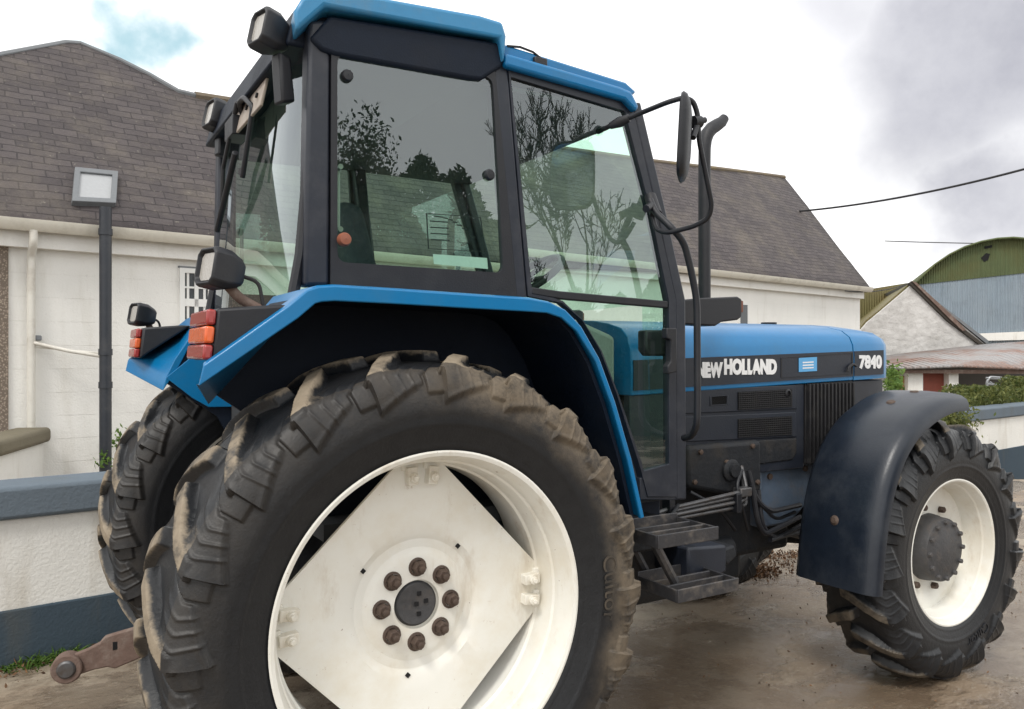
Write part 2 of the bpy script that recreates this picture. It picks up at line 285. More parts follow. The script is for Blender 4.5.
# ------------------------------------------------------------------ mesh builder
class MB:
    def __init__(s): s.v = []; s.f = []; s.uvf = None
    def add(s, vs, fs):
        o = len(s.v); s.v += [tuple(x) for x in vs]; s.f += [tuple(i+o for i in f) for f in fs]; return s
    def box(s, c, d, rot=None):
        c = V(c); vs = []
        for x in (-.5, .5):
            for y in (-.5, .5):
                for z in (-.5, .5):
                    p = V((x*d[0], y*d[1], z*d[2])); vs.append(c + (rot @ p if rot else p))
        return s.add(vs, [(0, 1, 3, 2), (4, 6, 7, 5), (0, 4, 5, 1), (2, 3, 7, 6), (0, 2, 6, 4), (1, 5, 7, 3)])
    def bb(s, x0, x1, y0, y1, z0, z1): return s.box(((x0+x1)/2, (y0+y1)/2, (z0+z1)/2), (x1-x0, y1-y0, z1-z0))
    def prism(s, pts, off):
        n = len(pts); off = V(off); pts = [V(p) for p in pts]
        return s.add(pts + [p+off for p in pts], [tuple(range(n)), tuple(range(2*n-1, n-1, -1))] + [(i, n+i, n+(i+1) % n, (i+1) % n) for i in range(n)])
    def ringframe(s, outer, inner, off):
        n = len(outer); off = V(off); vs = [V(p) for p in outer]+[V(p) for p in inner]; vs += [p+off for p in vs]; fs = []
        for i in range(n):
            j = (i+1) % n
            fs += [(i, j, n+j, n+i), (2*n+i, 3*n+i, 3*n+j, 2*n+j), (i, 2*n+i, 2*n+j, j), (n+i, n+j, 3*n+j, 3*n+i)]
        return s.add(vs, fs)
    def tube(s, pts, r, n=10, caps=True):
        pts = [V(p) for p in pts]; rr = r if isinstance(r, (list, tuple)) else [r]*len(pts)
        vs = []; fs = []; prev = None
        for i, p in enumerate(pts):
            t = ((pts[min(i+1, len(pts)-1)]-p).normalized() + (p-pts[max(i-1, 0)]).normalized())
            if t.length < 1e-6: t = pts[min(i+1, len(pts)-1)]-pts[max(i-1, 0)]
            t.normalize()
            if prev is None: a = t.orthogonal().normalized()
            else:
                a = prev - t*prev.dot(t); a.normalize()
            prev = a; b = t.cross(a)
            for k in range(n):
                w = 2*math.pi*k/n; vs.append(p + (a*math.cos(w)+b*math.sin(w))*rr[i])
        for i in range(len(pts)-1):
            for k in range(n):
                k2 = (k+1) % n; fs.append((i*n+k, i*n+k2, (i+1)*n+k2, (i+1)*n+k))
        if caps: fs += [tuple(range(n-1, -1, -1)), tuple(range((len(pts)-1)*n, len(pts)*n))]
        return s.add(vs, fs)
    def lathe(s, prof, c=(0, 0, 0), n=96, closed=False):
        # profile (w, r): w along -y (outwards on the right-hand side), r radius
        c = V(c); vs = []; fs = []; m = len(prof)
        for i in range(n):
            a = 2*math.pi*i/n
            for w, r in prof: vs.append(c + V((r*math.cos(a), -w, r*math.sin(a))))
        for i in range(n):
            j = (i+1) % n
            for k in range(m if closed else m-1):
                k2 = (k+1) % m; fs.append((i*m+k, i*m+k2, j*m+k2, j*m+k))
        return s.add(vs, fs)
    def loft(s, rings, closed=True, caps=True):
        n = len(rings[0]); o = [p for r in rings for p in r]; fs = []
        for i in range(len(rings)-1):
            for k in range(n if closed else n-1):
                k2 = (k+1) % n; fs.append((i*n+k, i*n+k2, (i+1)*n+k2, (i+1)*n+k))
        if caps and closed: fs += [tuple(range(n-1, -1, -1)), tuple(range((len(rings)-1)*n, len(rings)*n))]
        return s.add(o, fs)
    def build(s, name, m, parent=None, bev=0, seg=2, ang=38, uv=None):
        me = bpy.data.meshes.new(name); me.from_pydata([tuple(x) for x in s.v], [], s.f)
        bm = bmesh.new(); bm.from_mesh(me); bmesh.ops.recalc_face_normals(bm, faces=bm.faces); bm.to_mesh(me); bm.free()
        me.polygons.foreach_set('use_smooth', [True]*len(me.polygons)); me.set_sharp_from_angle(angle=R_(ang))
        me.materials.append(m if not isinstance(m, str) else M[m])
        if uv:
            l = me.uv_layers.new(name='UVMap')
            for lp in me.loops: l.data[lp.index].uv = uv(V(me.vertices[lp.vertex_index].co))
        o = bpy.data.objects.new(name, me); COL.objects.link(o); o.parent = parent
        if bev:
            b = o.modifiers.new('bevel', 'BEVEL'); b.width = bev; b.segments = seg; b.limit_method = 'ANGLE'; b.angle_limit = R_(35); b.harden_normals = False
        return o
def tag(o, label=None, cat=None, group=None, kind=None):
    for k, v in (('label', label), ('category', cat), ('group', group), ('kind', kind)):
        if v: o[k] = v
    return o
def empty(name, loc, label, cat, group=None):
    o = bpy.data.objects.new(name, None); o.location = loc; o.empty_display_size = .2; COL.objects.link(o)
    return tag(o, label, cat, group)
def kids(o): return [c for c in o.children]
def copy_tree(o, parent, f=None):
    c = o.copy(); COL.objects.link(c); c.parent = parent
    if f: f(c)
    for ch in kids(o): copy_tree(ch, c)
    return c
def mirror(o, parent):      # the same part on the tractor's other flank
    def f(c): c.scale = (1, -1, 1); c.location.y = -o.location.y
    return copy_tree(o, parent, f)
def arc(pts, n=6, r=.05):
    """polyline with rounded corners"""
    pts = [V(p) for p in pts]; out = [pts[0]]
    for i in range(1, len(pts)-1):
        a, b, c = pts[i-1], pts[i], pts[i+1]; d1 = (a-b); d2 = (c-b); q = min(r, d1.length*.45, d2.length*.45)
        p0 = b+d1.normalized()*q; p2 = b+d2.normalized()*q
        for k in range(n+1):
            t = k/n; out.append(p0*(1-t)**2 + b*2*t*(1-t) + p2*t*t)
    return out+[pts[-1]]
def text_mesh(s, size, bold=.0, ext=.002, cond=1.0, spacing=1.0):
    cu = bpy.data.curves.new('txt', 'FONT'); cu.body = s; cu.size = size; cu.extrude = ext; cu.offset = bold; cu.align_x = 'CENTER'; cu.align_y = 'CENTER'; cu.space_character = spacing
    cu.resolution_u = 4
    o = bpy.data.objects.new('txt', cu); COL.objects.link(o)
    dg = bpy.context.evaluated_depsgraph_get(); me = bpy.data.meshes.new_from_object(o.evaluated_get(dg))
    vs = [V((v.co.x*cond, v.co.y, v.co.z)) for v in me.vertices]; fs = [tuple(p.vertices) for p in me.polygons]
    bpy.data.objects.remove(o); bpy.data.curves.remove(cu); bpy.data.meshes.remove(me)
    return vs, fs

# ================================================================== TRACTOR
T = empty('tractor', (0, 0, 0), 'blue farm tractor with black cab frame and cream wheels standing on wet yard', 'tractor')
ss = lambda x, a, b: (lambda t: t*t*(3-2*t))(np.clip((x-a)/(b-a), 0, 1))

def make_tyre(name, prof, lugs, h, amap, K, parent, m, clampz, na=150, per=84, seed=1, ribk=1.0, ribk2=.85):
    """lathe with chevron lugs raised out of the carcass. prof: half profile (w, r) crown -> bead"""
    p = np.array([(-w, r) for w, r in prof[::-1]][:-1] + list(prof))
    seg = np.r_[0, np.cumsum(np.hypot(*np.diff(p, axis=0).T))]; mid = seg[len(prof)-1]
    aE_ = amap[1]+.01; lo_, hi_ = mid-aE_, mid+aE_; nn_ = na//8
    t = np.r_[np.linspace(0, lo_, nn_, endpoint=False), np.linspace(lo_, hi_, na-2*nn_, endpoint=False), np.linspace(hi_, seg[-1], nn_)]
    na = len(t)
    # smooth interpolation (Catmull-like through dense linear + blur)
    td = np.linspace(0, seg[-1], 1200); w = np.interp(td, seg, p[:, 0]); r = np.interp(td, seg, p[:, 1])
    kx = np.hanning(61); kx /= kx.sum()
    def sm(q):
        e = np.r_[q[0]*2-q[30:0:-1], q, q[-1]*2-q[-2:-32:-1]]; return np.convolve(e, kx, 'valid')
    w = np.interp(t, td, sm(w)); r = np.interp(t, td, sm(r)); a = t-mid
    nth = lugs*per; th = np.arange(nth)/nth*2*math.pi; pitch = 2*math.pi/lugs
    A, TH = np.meshgrid(a, th); RAD = np.broadcast_to(r, A.shape)
    aS, aE = amap          # arc distance of the shoulder, and of the end of the buttress on the sidewall
    rs = np.random.default_rng(seed)
    H = np.zeros_like(A)
    for sgn, off in ((1, 0.), (-1, .5)):
        q = A*sgn
        cl = K*np.clip(aS-q, -.0, None) - .35*K*np.clip(aS-q, 0, None)**2/aS
        ph = ((TH-cl)/pitch + off); idx = np.floor(ph+.5).astype(int) % lugs; f = ph-np.floor(ph+.5)
        jit = rs.uniform(.86, 1.0, lugs)[idx]
        e = .022
        bar = ss(f, -.135, -.135+2*e)*(1-ss(f, .10, .10+2.2*e))
        tread = ss(q, -.035, -.012)*(1-ss(q, aS-.002, aS+.012))*bar*h*jit
        # on the shoulder: dark flat end panel, buttress face, three falling ribs
        span = aE-aS
        sh = np.zeros_like(q); uq = np.clip((q-aS)/span, -.2, 1)
        for f_ in (f, f+1.0):
            pan = ss(f_, -.30, -.28)*(1-ss(f_, -.06, -.04)); low = aS+span*.62
            panel = pan*(1-ss(q, low-.004, low+.005))*h*(.34-.12*uq)
            fl = aE-span*.62*np.clip((f_+.03)/.70, 0, 1)            # slanting foot of the buttress
            wedge = ss(f_, -.065, -.035)*(1-ss(f_, .64, .68))*(1-ss(q, fl-.016, fl+.004))
            hh = h*(1.02-1.0*np.clip((f_+.05)/.72, 0, 1)**.8*ribk2)*(1.0-.70*np.clip(uq, 0, 1))
            for fr_ in (.16, .33, .49):
                hh = hh + .0042*np.exp(-((f_-fr_-.10*uq)/.021)**2)*ribk
            hh = hh + .003*np.exp(-((q-fl+.016)/.007)**2)
            sh = np.maximum(sh, np.maximum(panel, wedge*np.maximum(hh, 0)))
        sh = sh*ss(q, aS-.095, aS-.004)
        H = np.maximum(H, np.maximum(tread, sh))
    dw = np.gradient(w, t); dr = np.gradient(r, t); L = np.hypot(dw, dr); nw, nr = -dr/L, dw/L
    # circumferential moulding lines on the sidewall
    groove = np.zeros_like(a)
    for g in (.30, .36, .80): groove += .0022*np.exp(-((np.abs(a)-(aE+(abs(a[0])-aE)*g))/.0035)**2)
    W = w + nw*(H+groove); Rr = r + nr*(H+groove)
    al = -TH
    X = Rr*np.cos(al); Z = Rr*np.sin(al); Y = -W
    # tyre settles on the ground
    Z = np.where(Z < clampz, clampz + (Z-clampz)*.12, Z)
    co = np.stack([X, Y, Z], -1).reshape(-1, 3)
    i, k = np.meshgrid(np.arange(nth), np.arange(na-1), indexing='ij'); j = (i+1) % nth
    F = np.stack([i*na+k, j*na+k, j*na+k+1, i*na+k+1], -1).reshape(-1, 4)
    me = bpy.data.meshes.new(name); me.vertices.add(len(co)); me.vertices.foreach_set('co', co.ravel())
    me.loops.add(F.size); me.loops.foreach_set('vertex_index', F.ravel().astype(np.int32))
    me.polygons.add(len(F)); me.polygons.foreach_set('loop_start', np.arange(0, F.size, 4, dtype=np.int32))
    me.update(calc_edges=True); me.validate()
    me.polygons.foreach_set('use_smooth', [True]*len(F)); me.set_sharp_from_angle(angle=R_(50))
    for nm, arr in (('lug', H/h*np.where(np.abs(A) < aS-.012, 1, .18)), ('rad', np.where(np.abs(A) < aS-.02, .5, Rr))):
        at = me.attributes.new(nm, 'FLOAT', 'POINT'); at.data.foreach_set('value', np.ascontiguousarray(arr, dtype=np.float32).ravel())
    me.materials.append(M[m]); o = bpy.data.objects.new(name, me); COL.objects.link(o); o.parent = parent
    return o
def ring_text(s, size, rmid, ang, w, parent, m, name='lettering', flip=False, bold=.0, ext=.0015, slope=0):
    """raised letters following the sidewall; ang = clock angle (deg, from +x, counter-clockwise seen from the right side)"""
    vs, fs = text_mesh(s, size, bold, ext); mb = MB(); o = []
    for v in vs:
        r = rmid + (v.y if not flip else -v.y); th = R_(ang) - (v.x if not flip else -v.x)/rmid
        o.append((r*math.cos(th), -(w+v.z-slope*(r-rmid)), r*math.sin(th)))
    mb.add(o, fs); ob = mb.build(name, m, parent); at = ob.data.attributes.new('rad', 'FLOAT', 'POINT')
    at.data.foreach_set('value', np.full(len(ob.data.vertices), rmid+.015, dtype=np.float32)); return ob

# --- rear wheel (origin in the wheel centre)
ZR = .76; YR = .789
def make_rear():
    d = MB()
    # square centre disc with cut corners, dished, with its hub boss
    lay = []; N = 96
    def sq(a, s):   # radius of the rounded truncated square with corners on the axes
        a = (a+math.pi/4) % (math.pi/2) - math.pi/4
        e = .335/math.cos(math.pi/4-abs(a)) if abs(a) < math.pi/4 else .335
        return min(e, .402/math.cos(a))*s
    rings = []
    for sc, w in ((1.0, .030), (1.0, .042), (.985, .044), (.80, .044), (.62, .041)):
        rings.append([V((sq(2*math.pi*i/N, sc)*math.cos(2*math.pi*i/N), -w, sq(2*math.pi*i/N, sc)*math.sin(2*math.pi*i/N))) for i in range(N)])
    for r, w in ((.205, .038), (.190, .030), (.182, .026), (.165, .026), (.150, .034), (.135, .037), (.07, .037)):
        rings.append([V((r*math.cos(2*math.pi*i/N), -w, r*math.sin(2*math.pi*i/N))) for i in range(N)])
    d.loft(rings, caps=False)
    back = [[V((sq(2*math.pi*i/N, s)*math.cos(2*math.pi*i/N), -w, sq(2*math.pi*i/N, s)*math.sin(2*math.pi*i/N))) for i in range(N)] for s, w in ((1, .030), (.5, .028), (.1, .026))]
    d.loft(back, caps=False)
    wheel = d.build('rear_wheel', 'cream', T, ang=30)
    prof = [(0, .697), (.06, .696), (.11, .692), (.155, .682), (.188, .664), (.206, .638), (.216, .605), (.220, .570), (.214, .530), (.200, .490), (.187, .455), (.182, .440)]
    make_tyre('tyre', prof, 20, .034, (.196, .282), 1.6, wheel, 'tyre_rear', -.715, na=190)
    rim = MB().lathe([(.188, .452), (.193, .4575), (.194, .4520), (.190, .442), (.178, .437), (.160, .432), (.148, .428), (.130, .424), (.118, .424), (.112, .418), (.09, .413), (.05, .408), (.042, .402), (-.02, .398), (-.06, .398), (-.10, .405), (-.14, .42), (-.178, .437), (-.193, .4575), (-.187, .452)], n=128)
    rim.build('rim', 'cream', wheel, ang=25)
    MB().lathe([(.030, .001), (.034, .03), (.036, .058), (.030, .064), (.020, .066)], n=48).build('hub_cap', 'hub', wheel)
    for a in (180, 10, 75, 285): MB().box((.03*math.cos(R_(a)) if a != 180 else 0, -.0365, .03*math.sin(R_(a)) if a != 180 else 0), (.012, .004, .012)).build('bolt_hole', 'hole', wheel)
    nut0 = None
    for k in range(8):
        a = R_(90+45*k); cx, cz = .107*math.cos(a), .107*math.sin(a)
        if nut0 is None:
            nb = MB(); hexr = [[V((r*math.cos(R_(60*i)), -w, r*math.sin(R_(60*i)))) for i in range(6)] for r, w in ((.021, 0), (.021, .022), (.017, .028))]
            nb.lathe([(0, .027), (.006, .027), (.008, .021)], n=24); nb.loft(hexr); nb.lathe([(.02, .010), (.040, .010), (.042, .007), (.042, .0005)], n=12)
            nut0 = nb.build('wheel_nut', 'nut', wheel, bev=.0015); o = nut0
        else:
            o = nut0.copy(); COL.objects.link(o); o.parent = wheel
        o.location = (cx, -.036, cz); o.rotation_euler = (0, R_(17*k), 0)
    for a in (50, 145, 263): MB().box((.20*math.cos(R_(a)), -.0385, .20*math.sin(R_(a))), (.012, .004, .012), Matrix.Rotation(R_(45), 3, 'Y')).build('slot', 'hole', wheel)
    cl0 = None
    for c in range(4):
        for s in (-1, 1):
            a = R_(90*c) + s*.085
            if cl0 is None:
                cb = MB(); cb.box((0, -.012, 0), (.052, .05, .030)); cb.tube([(.0, -.03, 0), (-.004, -.052, 0)], .013, 12); cb.tube([(.0, -.05, 0), (-.004, -.060, 0)], .008, 10); cb.box((.026, .012, 0), (.02, .06, .05))
                cl0 = cb.build('rim_clamp', 'cream', wheel, bev=.006); o = cl0
            else:
                o = cl0.copy(); COL.objects.link(o); o.parent = wheel
            o.location = (.374*math.cos(a), -.036, .374*math.sin(a)); o.rotation_euler = (0, -a, 0)
    ring_text('Cultor', .075, .560, 2, .2201, wheel, 'tyre_rear', ext=.0010)
    wheel.location = (0, -YR, ZR); wheel.rotation_euler = (0, R_(1), 0)
    return wheel
rear = make_rear()
rl = mirror(rear, T); rl.rotation_euler = (0, R_(5), 0)

# --- front wheel
ZF = .58; YF = .716; XF = 2.63
def make_front():
    wheel = MB().lathe([(.020, .305), (.026, .30), (.030, .27), (.030, .225), (.022, .205), (.022, .10)], n=96).build('front_wheel', 'cream', T, ang=30)
    prof = [(0, .562), (.05, .561), (.09, .556), (.13, .542), (.155, .520), (.168, .490), (.175, .452), (.176, .415), (.170, .378), (.160, .345), (.152, .325)]
    make_tyre('tyre', prof, 17, .040, (.160, .262), 1.95, wheel, 'tyre_front', -.572, na=150, per=72, seed=3, ribk=.5, ribk2=1.0)
    MB().lathe([(.150, .326), (.155, .3325), (.156, .327), (.152, .320), (.142, .316), (.130, .313), (.115, .309), (.108, .303), (.08, .298), (.06, .293), (.03, .290), (-.03, .288), (-.07, .294), (-.12, .31), (-.155, .3325)], n=112).build('rim', 'cream', wheel, ang=25)
    MB().lathe([(.02, .155), (.05, .152), (.055, .148), (.10, .145), (.108, .140), (.112, .128), (.113, .09), (.116, .085), (.117, .001)], n=48).build('hub', 'hub', wheel)
    b0 = None
    for k in range(12):
        a = R_(30*k+8)
        if b0 is None:
            b0 = MB().loft([[V((r*math.cos(R_(60*i)), -w, r*math.sin(R_(60*i)))) for i in range(6)] for r, w in ((.0115, 0), (.0115, .012), (.009, .015))]).build('hub_bolt', 'hub', wheel); o = b0
        else: o = b0.copy(); COL.objects.link(o); o.parent = wheel
        o.location = (.128*math.cos(a), -.110, .128*math.sin(a))
    n0 = None
    for k in range(8):
        a = R_(45*k+20)
        if n0 is None:
            n0 = MB().loft([[V((r*math.cos(R_(60*i)), -w, r*math.sin(R_(60*i)))) for i in range(6)] for r, w in ((.016, 0), (.016, .018), (.012, .024))]).build('wheel_nut', 'nut', wheel); o = n0
        else: o = n0.copy(); COL.objects.link(o); o.parent = wheel
        o.location = (.192*math.cos(a), -.024, .192*math.sin(a))
    ring_text('Cultor', .066, .425, -62, .1765, wheel, 'black', flip=False, ext=.003)
    wheel.location = (XF, -YF, ZF); wheel.rotation_euler = (0, R_(7), 0)
    return wheel
front = make_front(); mirror(front, T)

# --- rear fender
def both(mk):
    o = mk(); mirror(o, T); return o
YO = -.95
top = [(204, 363), (288, 304), (306, 289), (318, 285), (335, 284), (400, 288), (470, 293), (530, 297), (550, 301), (566, 309), (582, 326), (600, 358), (616, 402), (632, 458), (645, 517)]
topw = [py(u, v, YO) for u, v in top]
TH = .043
def fender():
    n = len(topw); low = []
    for i, p in enumerate(topw):
        a = topw[max(i-1, 0)]; b = topw[min(i+1, n-1)]; t = (b-a).normalized(); nn = V((t.z, 0, -t.x))
        k = TH if i < 8 else TH*max(.42, 1-.14*(i-7))
        if i == 0: nn = V((-.2, 0, -1)).normalized(); k = .055
        low.append(p+nn*k)
    inn = []
    for i, p in enumerate(topw):
        if i < 3:
            s = i/3; inn.append(V((-.50+(p.x+.0+.50)*s, -.50, 1.385+(p.z-1.385)*s)))
        else: inn.append(V((p.x, -.50, p.z)))
    mb = MB(); W_ = .006
    rings = []
    for i in range(n):
        t = low[i]-topw[i]
        o1 = topw[i]; o2 = low[i]; r = .012
        i2 = inn[i]; lowi = i2 + t
        fk = 1.0 if i < 1 else (.7 if i < 2 else .35); rings.append([i2, V((o1.x, o1.y+r, o1.z)), o1 + t*.12 + V((0, 0, 0)), o2, o2+V((0, .012, 0)), V((o1.x, o1.y+.03, o1.z))+t*fk*.98, i2+t*fk])
    mb.loft(rings)
    f = mb.build('rear_fender', 'blue', T, bev=.004)
    # inner wall beside the cab, under the shelf: its shade is in the navy colour
    poly = [p+V((0, 0, -.02)) for p in inn]; base = [V((topw[-1].x+.005, -.50, .58)), V((-.02, -.50, .66)), V((-.30, -.50, 1.22))]
    MB().prism([V((p.x, -.545, p.z)) for p in poly]+[V((p.x, -.545, p.z)) for p in base], (0, .03, 0)).build('inner_wall', 'navy', f)
    # liner below the shelf edge, shade-darkened navy too, set back from the blue lip
    fr = [low[i] for i in range(2, n)]
    lin_ = MB(); rows = []
    for i in range(1, n):
        t = (low[i]-topw[i]).normalized()
        rows.append([topw[i]+t*.017+V((0, .035, 0)), topw[i]+t*.017+V((0, .40, 0)), topw[i]+t*.03+V((0, .40, 0)), topw[i]+t*.03+V((0, .035, 0))])
    lin_.loft(rows); lin_.build('liner', 'navy', f)
    # blue gusset hanging at the inner rear corner
    MB().prism([V((-.50, -.515, 1.385)), V((-.40, -.515, 1.30)), V((-.34, -.515, 1.262)), V((-.05, -.515, 1.255)), V((-.02, -.515, 1.60)), V((-.25, -.515, 1.60))], (0, .02, 0)).build('gusset', 'blue', f, bev=.002)
    return f
both(fender)
# dark area between the blue edge and the tyre: shade coloured into inner wall
def tail():
    yo, yi = -.935, -.665
    a = [py(u, v, yo) for u, v in ((209, 361), (217, 308), (280, 304.5), (292, 304))]
    base = [V((topw[0].x+.02, yo, topw[0].z+.003)), V((topw[1].x+.02, yo, topw[1].z-.003))]
    out = [base[0], a[1], a[2], base[1]]
    mb = MB().prism(out, (0, yi-yo, 0)); f = mb.build('tail_lamp_box', 'black', T, bev=.008)
    d = (a[1]-base[0]); n = V((-d.z, 0, d.x)).normalized()
    if n.x > 0: n = -n
    k = 3
    for i, (nm, t0, t1) in enumerate((('red_lens', .03, .31), ('amber_lens', .335, .655), ('red_lens', .68, .97))):
        p0 = base[0]+d*t0; p1 = base[0]+d*t1; pts = [p0, p1, p1+n*.022, p0+n*.022]
        MB().prism([q+V((0, -.002, 0)) for q in pts], (0, .245, 0)).build('lens', 'red' if nm[0] == 'r' else 'orange', f, bev=.006)
    return f
both(tail)
def work_lamp(loc, aim, parent=T, size=(.115, .125, .10)):
    """square work lamp: hexagonal-sided housing with a glass on the side facing -x"""
    rings = []
    for x, s in ((-.034, .74), (-.048, .88), (-.045, 1.0), (-.036, 1.06), (.0, 1.06), (.034, .8), (.048, .6)):
        hw, hh = size[0]/2*s, size[1]/2*s
        rings.append([V((x, -hw*.7, -hh)), V((x, hw*.7, -hh)), V((x, hw, -hh*.7)), V((x, hw, hh*.7)), V((x, hw*.7, hh)), V((x, -hw*.7, hh)), V((x, -hw, hh*.7)), V((x, -hw, -hh*.7))])
    o = MB().loft(rings).build('work_lamp', 'black', parent, bev=.003)
    MB().loft([[p+V((-.004, 0, 0)) for p in rings[0]], [p+V((.002, 0, 0)) for p in rings[0]]]).build('lamp_glass', 'lens', o)
    o.location = loc; o.rotation_euler = aim
    return o
def fender_lamp():
    o = work_lamp(V((-.545, -.885, 1.683)), (0, R_(10), R_(20)), size=(.085, .092, .1))
    p = V((-.52, -.87, 1.64))
    inv = Matrix.Translation(o.location).to_4x4() @ o.rotation_euler.to_matrix().to_4x4(); inv = inv.inverted()
    MB().tube([inv @ q for q in arc([(-.535, -.875, 1.655), (-.50, -.875, 1.615), (-.44, -.875, 1.585), (-.40, -.875, 1.575)], r=.02)], .013, 10).build('lamp_arm', 'rust', o)
    MB().tube([inv @ q for q in arc([(-.505, -.88, 1.675), (-.455, -.88, 1.66), (-.445, -.88, 1.60), (-.43, -.88, 1.58)], r=.02)], .005, 8).build('lamp_cable', 'wire', o)
    return o
fl_ = fender_lamp(); fm_ = mirror(fl_, T); fm_.location.z -= .035

# --- cab
YC = -.70
q = lambda u, v, y=YC: py(u, v, y)
def pane(name, pts, parent=T, dy=.006):
    return MB().add([V(p) for p in pts], [tuple(range(len(pts)))]).build(name, 'glass', parent)
def cab_side():
    # C pillar, B pillar, A pillar as one welded side frame
    f = MB().prism([q(309, 20), q(331, 20), q(330, 286), q(304, 286)], (0, .07, 0)).build('cab_pillar', 'frame', T, bev=.012, seg=3)
    mirror(f, T)
    b = MB().prism([q(492, 50), q(507, 50), q(528, 300), q(515, 300)], (0, .07, 0)).build('cab_pillar', 'frame', T, bev=.010, seg=3); mirror(b, T)
    a = MB().prism([q(632, 102), q(641, 102), q(664, 200), q(686, 300), q(687, 500), q(676, 500), q(675, 300), q(655, 205)], (0, .05, 0)).build('cab_pillar', 'frame', T, bev=.008, seg=3); mirror(a, T)
    # rear quarter window: black border and glass
    out = [q(331, 40), q(494, 66), q(517, 303), q(330, 294)]
    inn0 = [q(337, 54), q(492, 78), q(503, 273), q(337, 262)]; inn = []; outs = []
    for ci in range(4):
        pa_, pb_, pc_ = inn0[ci-1], inn0[ci], inn0[(ci+1) % 4]; e1 = (pa_-pb_).normalized()*.03; e2 = (pc_-pb_).normalized()*.03
        for k in range(5):
            t = k/4; inn.append((pb_+e1)*(1-t)**2+pb_*2*t*(1-t)+(pb_+e2)*t*t)
            oc = out[ci]; f1 = (out[ci-1]-oc).normalized()*.012*max(0, 1-2*t); f2 = (out[(ci+1) % 4]-oc).normalized()*.012*max(0, 2*t-1); outs.append(oc+f1+f2)
    n = len(inn); 
    def near(p):    # matching point on the outer border
        cx = sum((o.x for o in out))/4; cz = sum((o.z for o in out))/4; d = V((p.x-cx, 0, p.z-cz)); best = None
        for i in range(4):
            A, B = out[i], out[(i+1) % 4]; e = B-A; den = d.x*e.z-d.z*e.x
            if abs(den) < 1e-9: continue
            s = ((A.x-cx)*e.z-(A.z-cz)*e.x)/den; t = ((A.x-cx)*d.z-(A.z-cz)*d.x)/den
            if s > 0 and -.001 <= t <= 1.001 and (best is None or s < best[0]): best = (s, A+e*t)
        return best[1]
    w = MB().ringframe([V((p.x, YC-.004, p.z)) for p in outs], [V((p.x, YC-.004, p.z)) for p in inn], (0, .02, 0)).build('quarter_window', 'black', T)
    pane('pane', [V((p.x, YC+.004, p.z)) for p in inn], w)
    st0 = None
    for (u, v) in ((347, 76), (489, 175)):
        c = q(u, v); MB().lathe([(.0, .018), (.008, .018), (.014, .014), (.015, .001)], (c.x, YC+.002, c.z), 20).build('stud', 'black', w)
    c = q(343, 240); MB().lathe([(.0, .020), (.012, .020), (.022, .016), (.024, .001)], (c.x, YC-.004, c.z), 20).build('knob', 'orange_cap', w)
    c1, c2 = q(343, 165), q(343, 228)
    MB().tube(arc([(c1.x, YC+.02, c1.z), (c1.x, YC+.05, c1.z), (c2.x, YC+.05, c2.z), (c2.x, YC+.02, c2.z)], r=.02), .008).build('pull_handle', 'lens', w)
    mirror(w, T)
    # certificate transfer on the quarter glass
    c = MB(); pts = [q(426, 213, YC+.006), q(481, 217, YC+.006), q(486, 252, YC+.006), q(428, 249, YC+.006)]
    ii = [p+(sum(pts, V())/4-p)*.04 for p in pts]
    c.ringframe(pts, ii, (0, .001, 0))
    for k in range(4):
        A = pts[0].lerp(pts[3], .2+.17*k); B = pts[1].lerp(pts[2], .2+.17*k); c.prism([A.lerp(B, .06), A.lerp(B, .38), A.lerp(B, .38)+V((0, 0, -.0035)), A.lerp(B, .06)+V((0, 0, -.0035))], (0, .001, 0))
    for k in range(9):
        A = pts[0].lerp(pts[1], .18+.085*k)+V((0, 0, -.008-.0009*k*k)); c.box(A, (.016, .001, .004))
    c.build('window_transfer', 'black', w)
    pts = [q(433, 254, YC+.006), q(487, 258, YC+.006), q(488, 269, YC+.006), q(434, 264, YC+.006)]
    MB().prism(pts, (0, .001, 0)).build('paper_strip', 'paper', w)
    # door
    dout = [q(508, 66), q(632, 103), q(655, 205), q(676, 300), q(677, 497), q(648, 497), q(641, 470), q(616, 392), q(600, 350), q(582, 320), q(562, 303), q(528, 296)]
    di = [q(511, 77), q(625, 111), q(651, 212), q(669, 300), q(669.5, 464), q(644, 471), q(642, 463), q(618.5, 394), q(602, 351), q(583, 320), q(563, 301), q(532, 290)]
    d = MB().ringframe(dout, di, (0, .035, 0)).build('door', 'frame', T, bev=.004)
    pane('pane', [V((p.x, YC+.012, p.z)) for p in di], d)
    MB().prism([q(532, 287, YC-.002), q(560, 291, YC-.002), q(668, 301, YC-.002), q(668, 308, YC-.002), q(560, 299, YC-.002), q(532, 294, YC-.002)], (0, .03, 0)).build('cross_rail', 'black', d, bev=.004)
    hp = [q(669, 331, YC-.05), q(676, 331, YC-.05), q(676, 372, YC-.05), q(671, 374, YC-.05), q(671, 352, YC-.05)]
    MB().prism([q(667, 328, YC-.045), q(677, 328, YC-.045), q(677, 372, YC-.045), q(668, 374, YC-.045), q(668, 366, YC-.045), q(671, 362, YC-.045), q(671, 340, YC-.045), q(667, 338, YC-.045)], (0, .03, 0)).build('door_handle', 'black', d, bev=.004)
    MB().prism([q(646, 330, YC+.02), q(668, 330, YC+.02), q(668, 356, YC+.02), q(650, 356, YC+.02), q(646, 350, YC+.02)], (0, .05, 0)).build('door_lock', 'black', d, bev=.008)
    MB().prism([q(640, 500, YC+.004), q(684, 500, YC+.004), q(684, 472, YC+.004), q(640, 478, YC+.004)], (0, .03, 0)).build('door_sill', 'panel', d, bev=.003)
    mirror(d, T)
cab_side()
zb = 1.60
P0 = q(306, 286); P1 = q(310, 30)
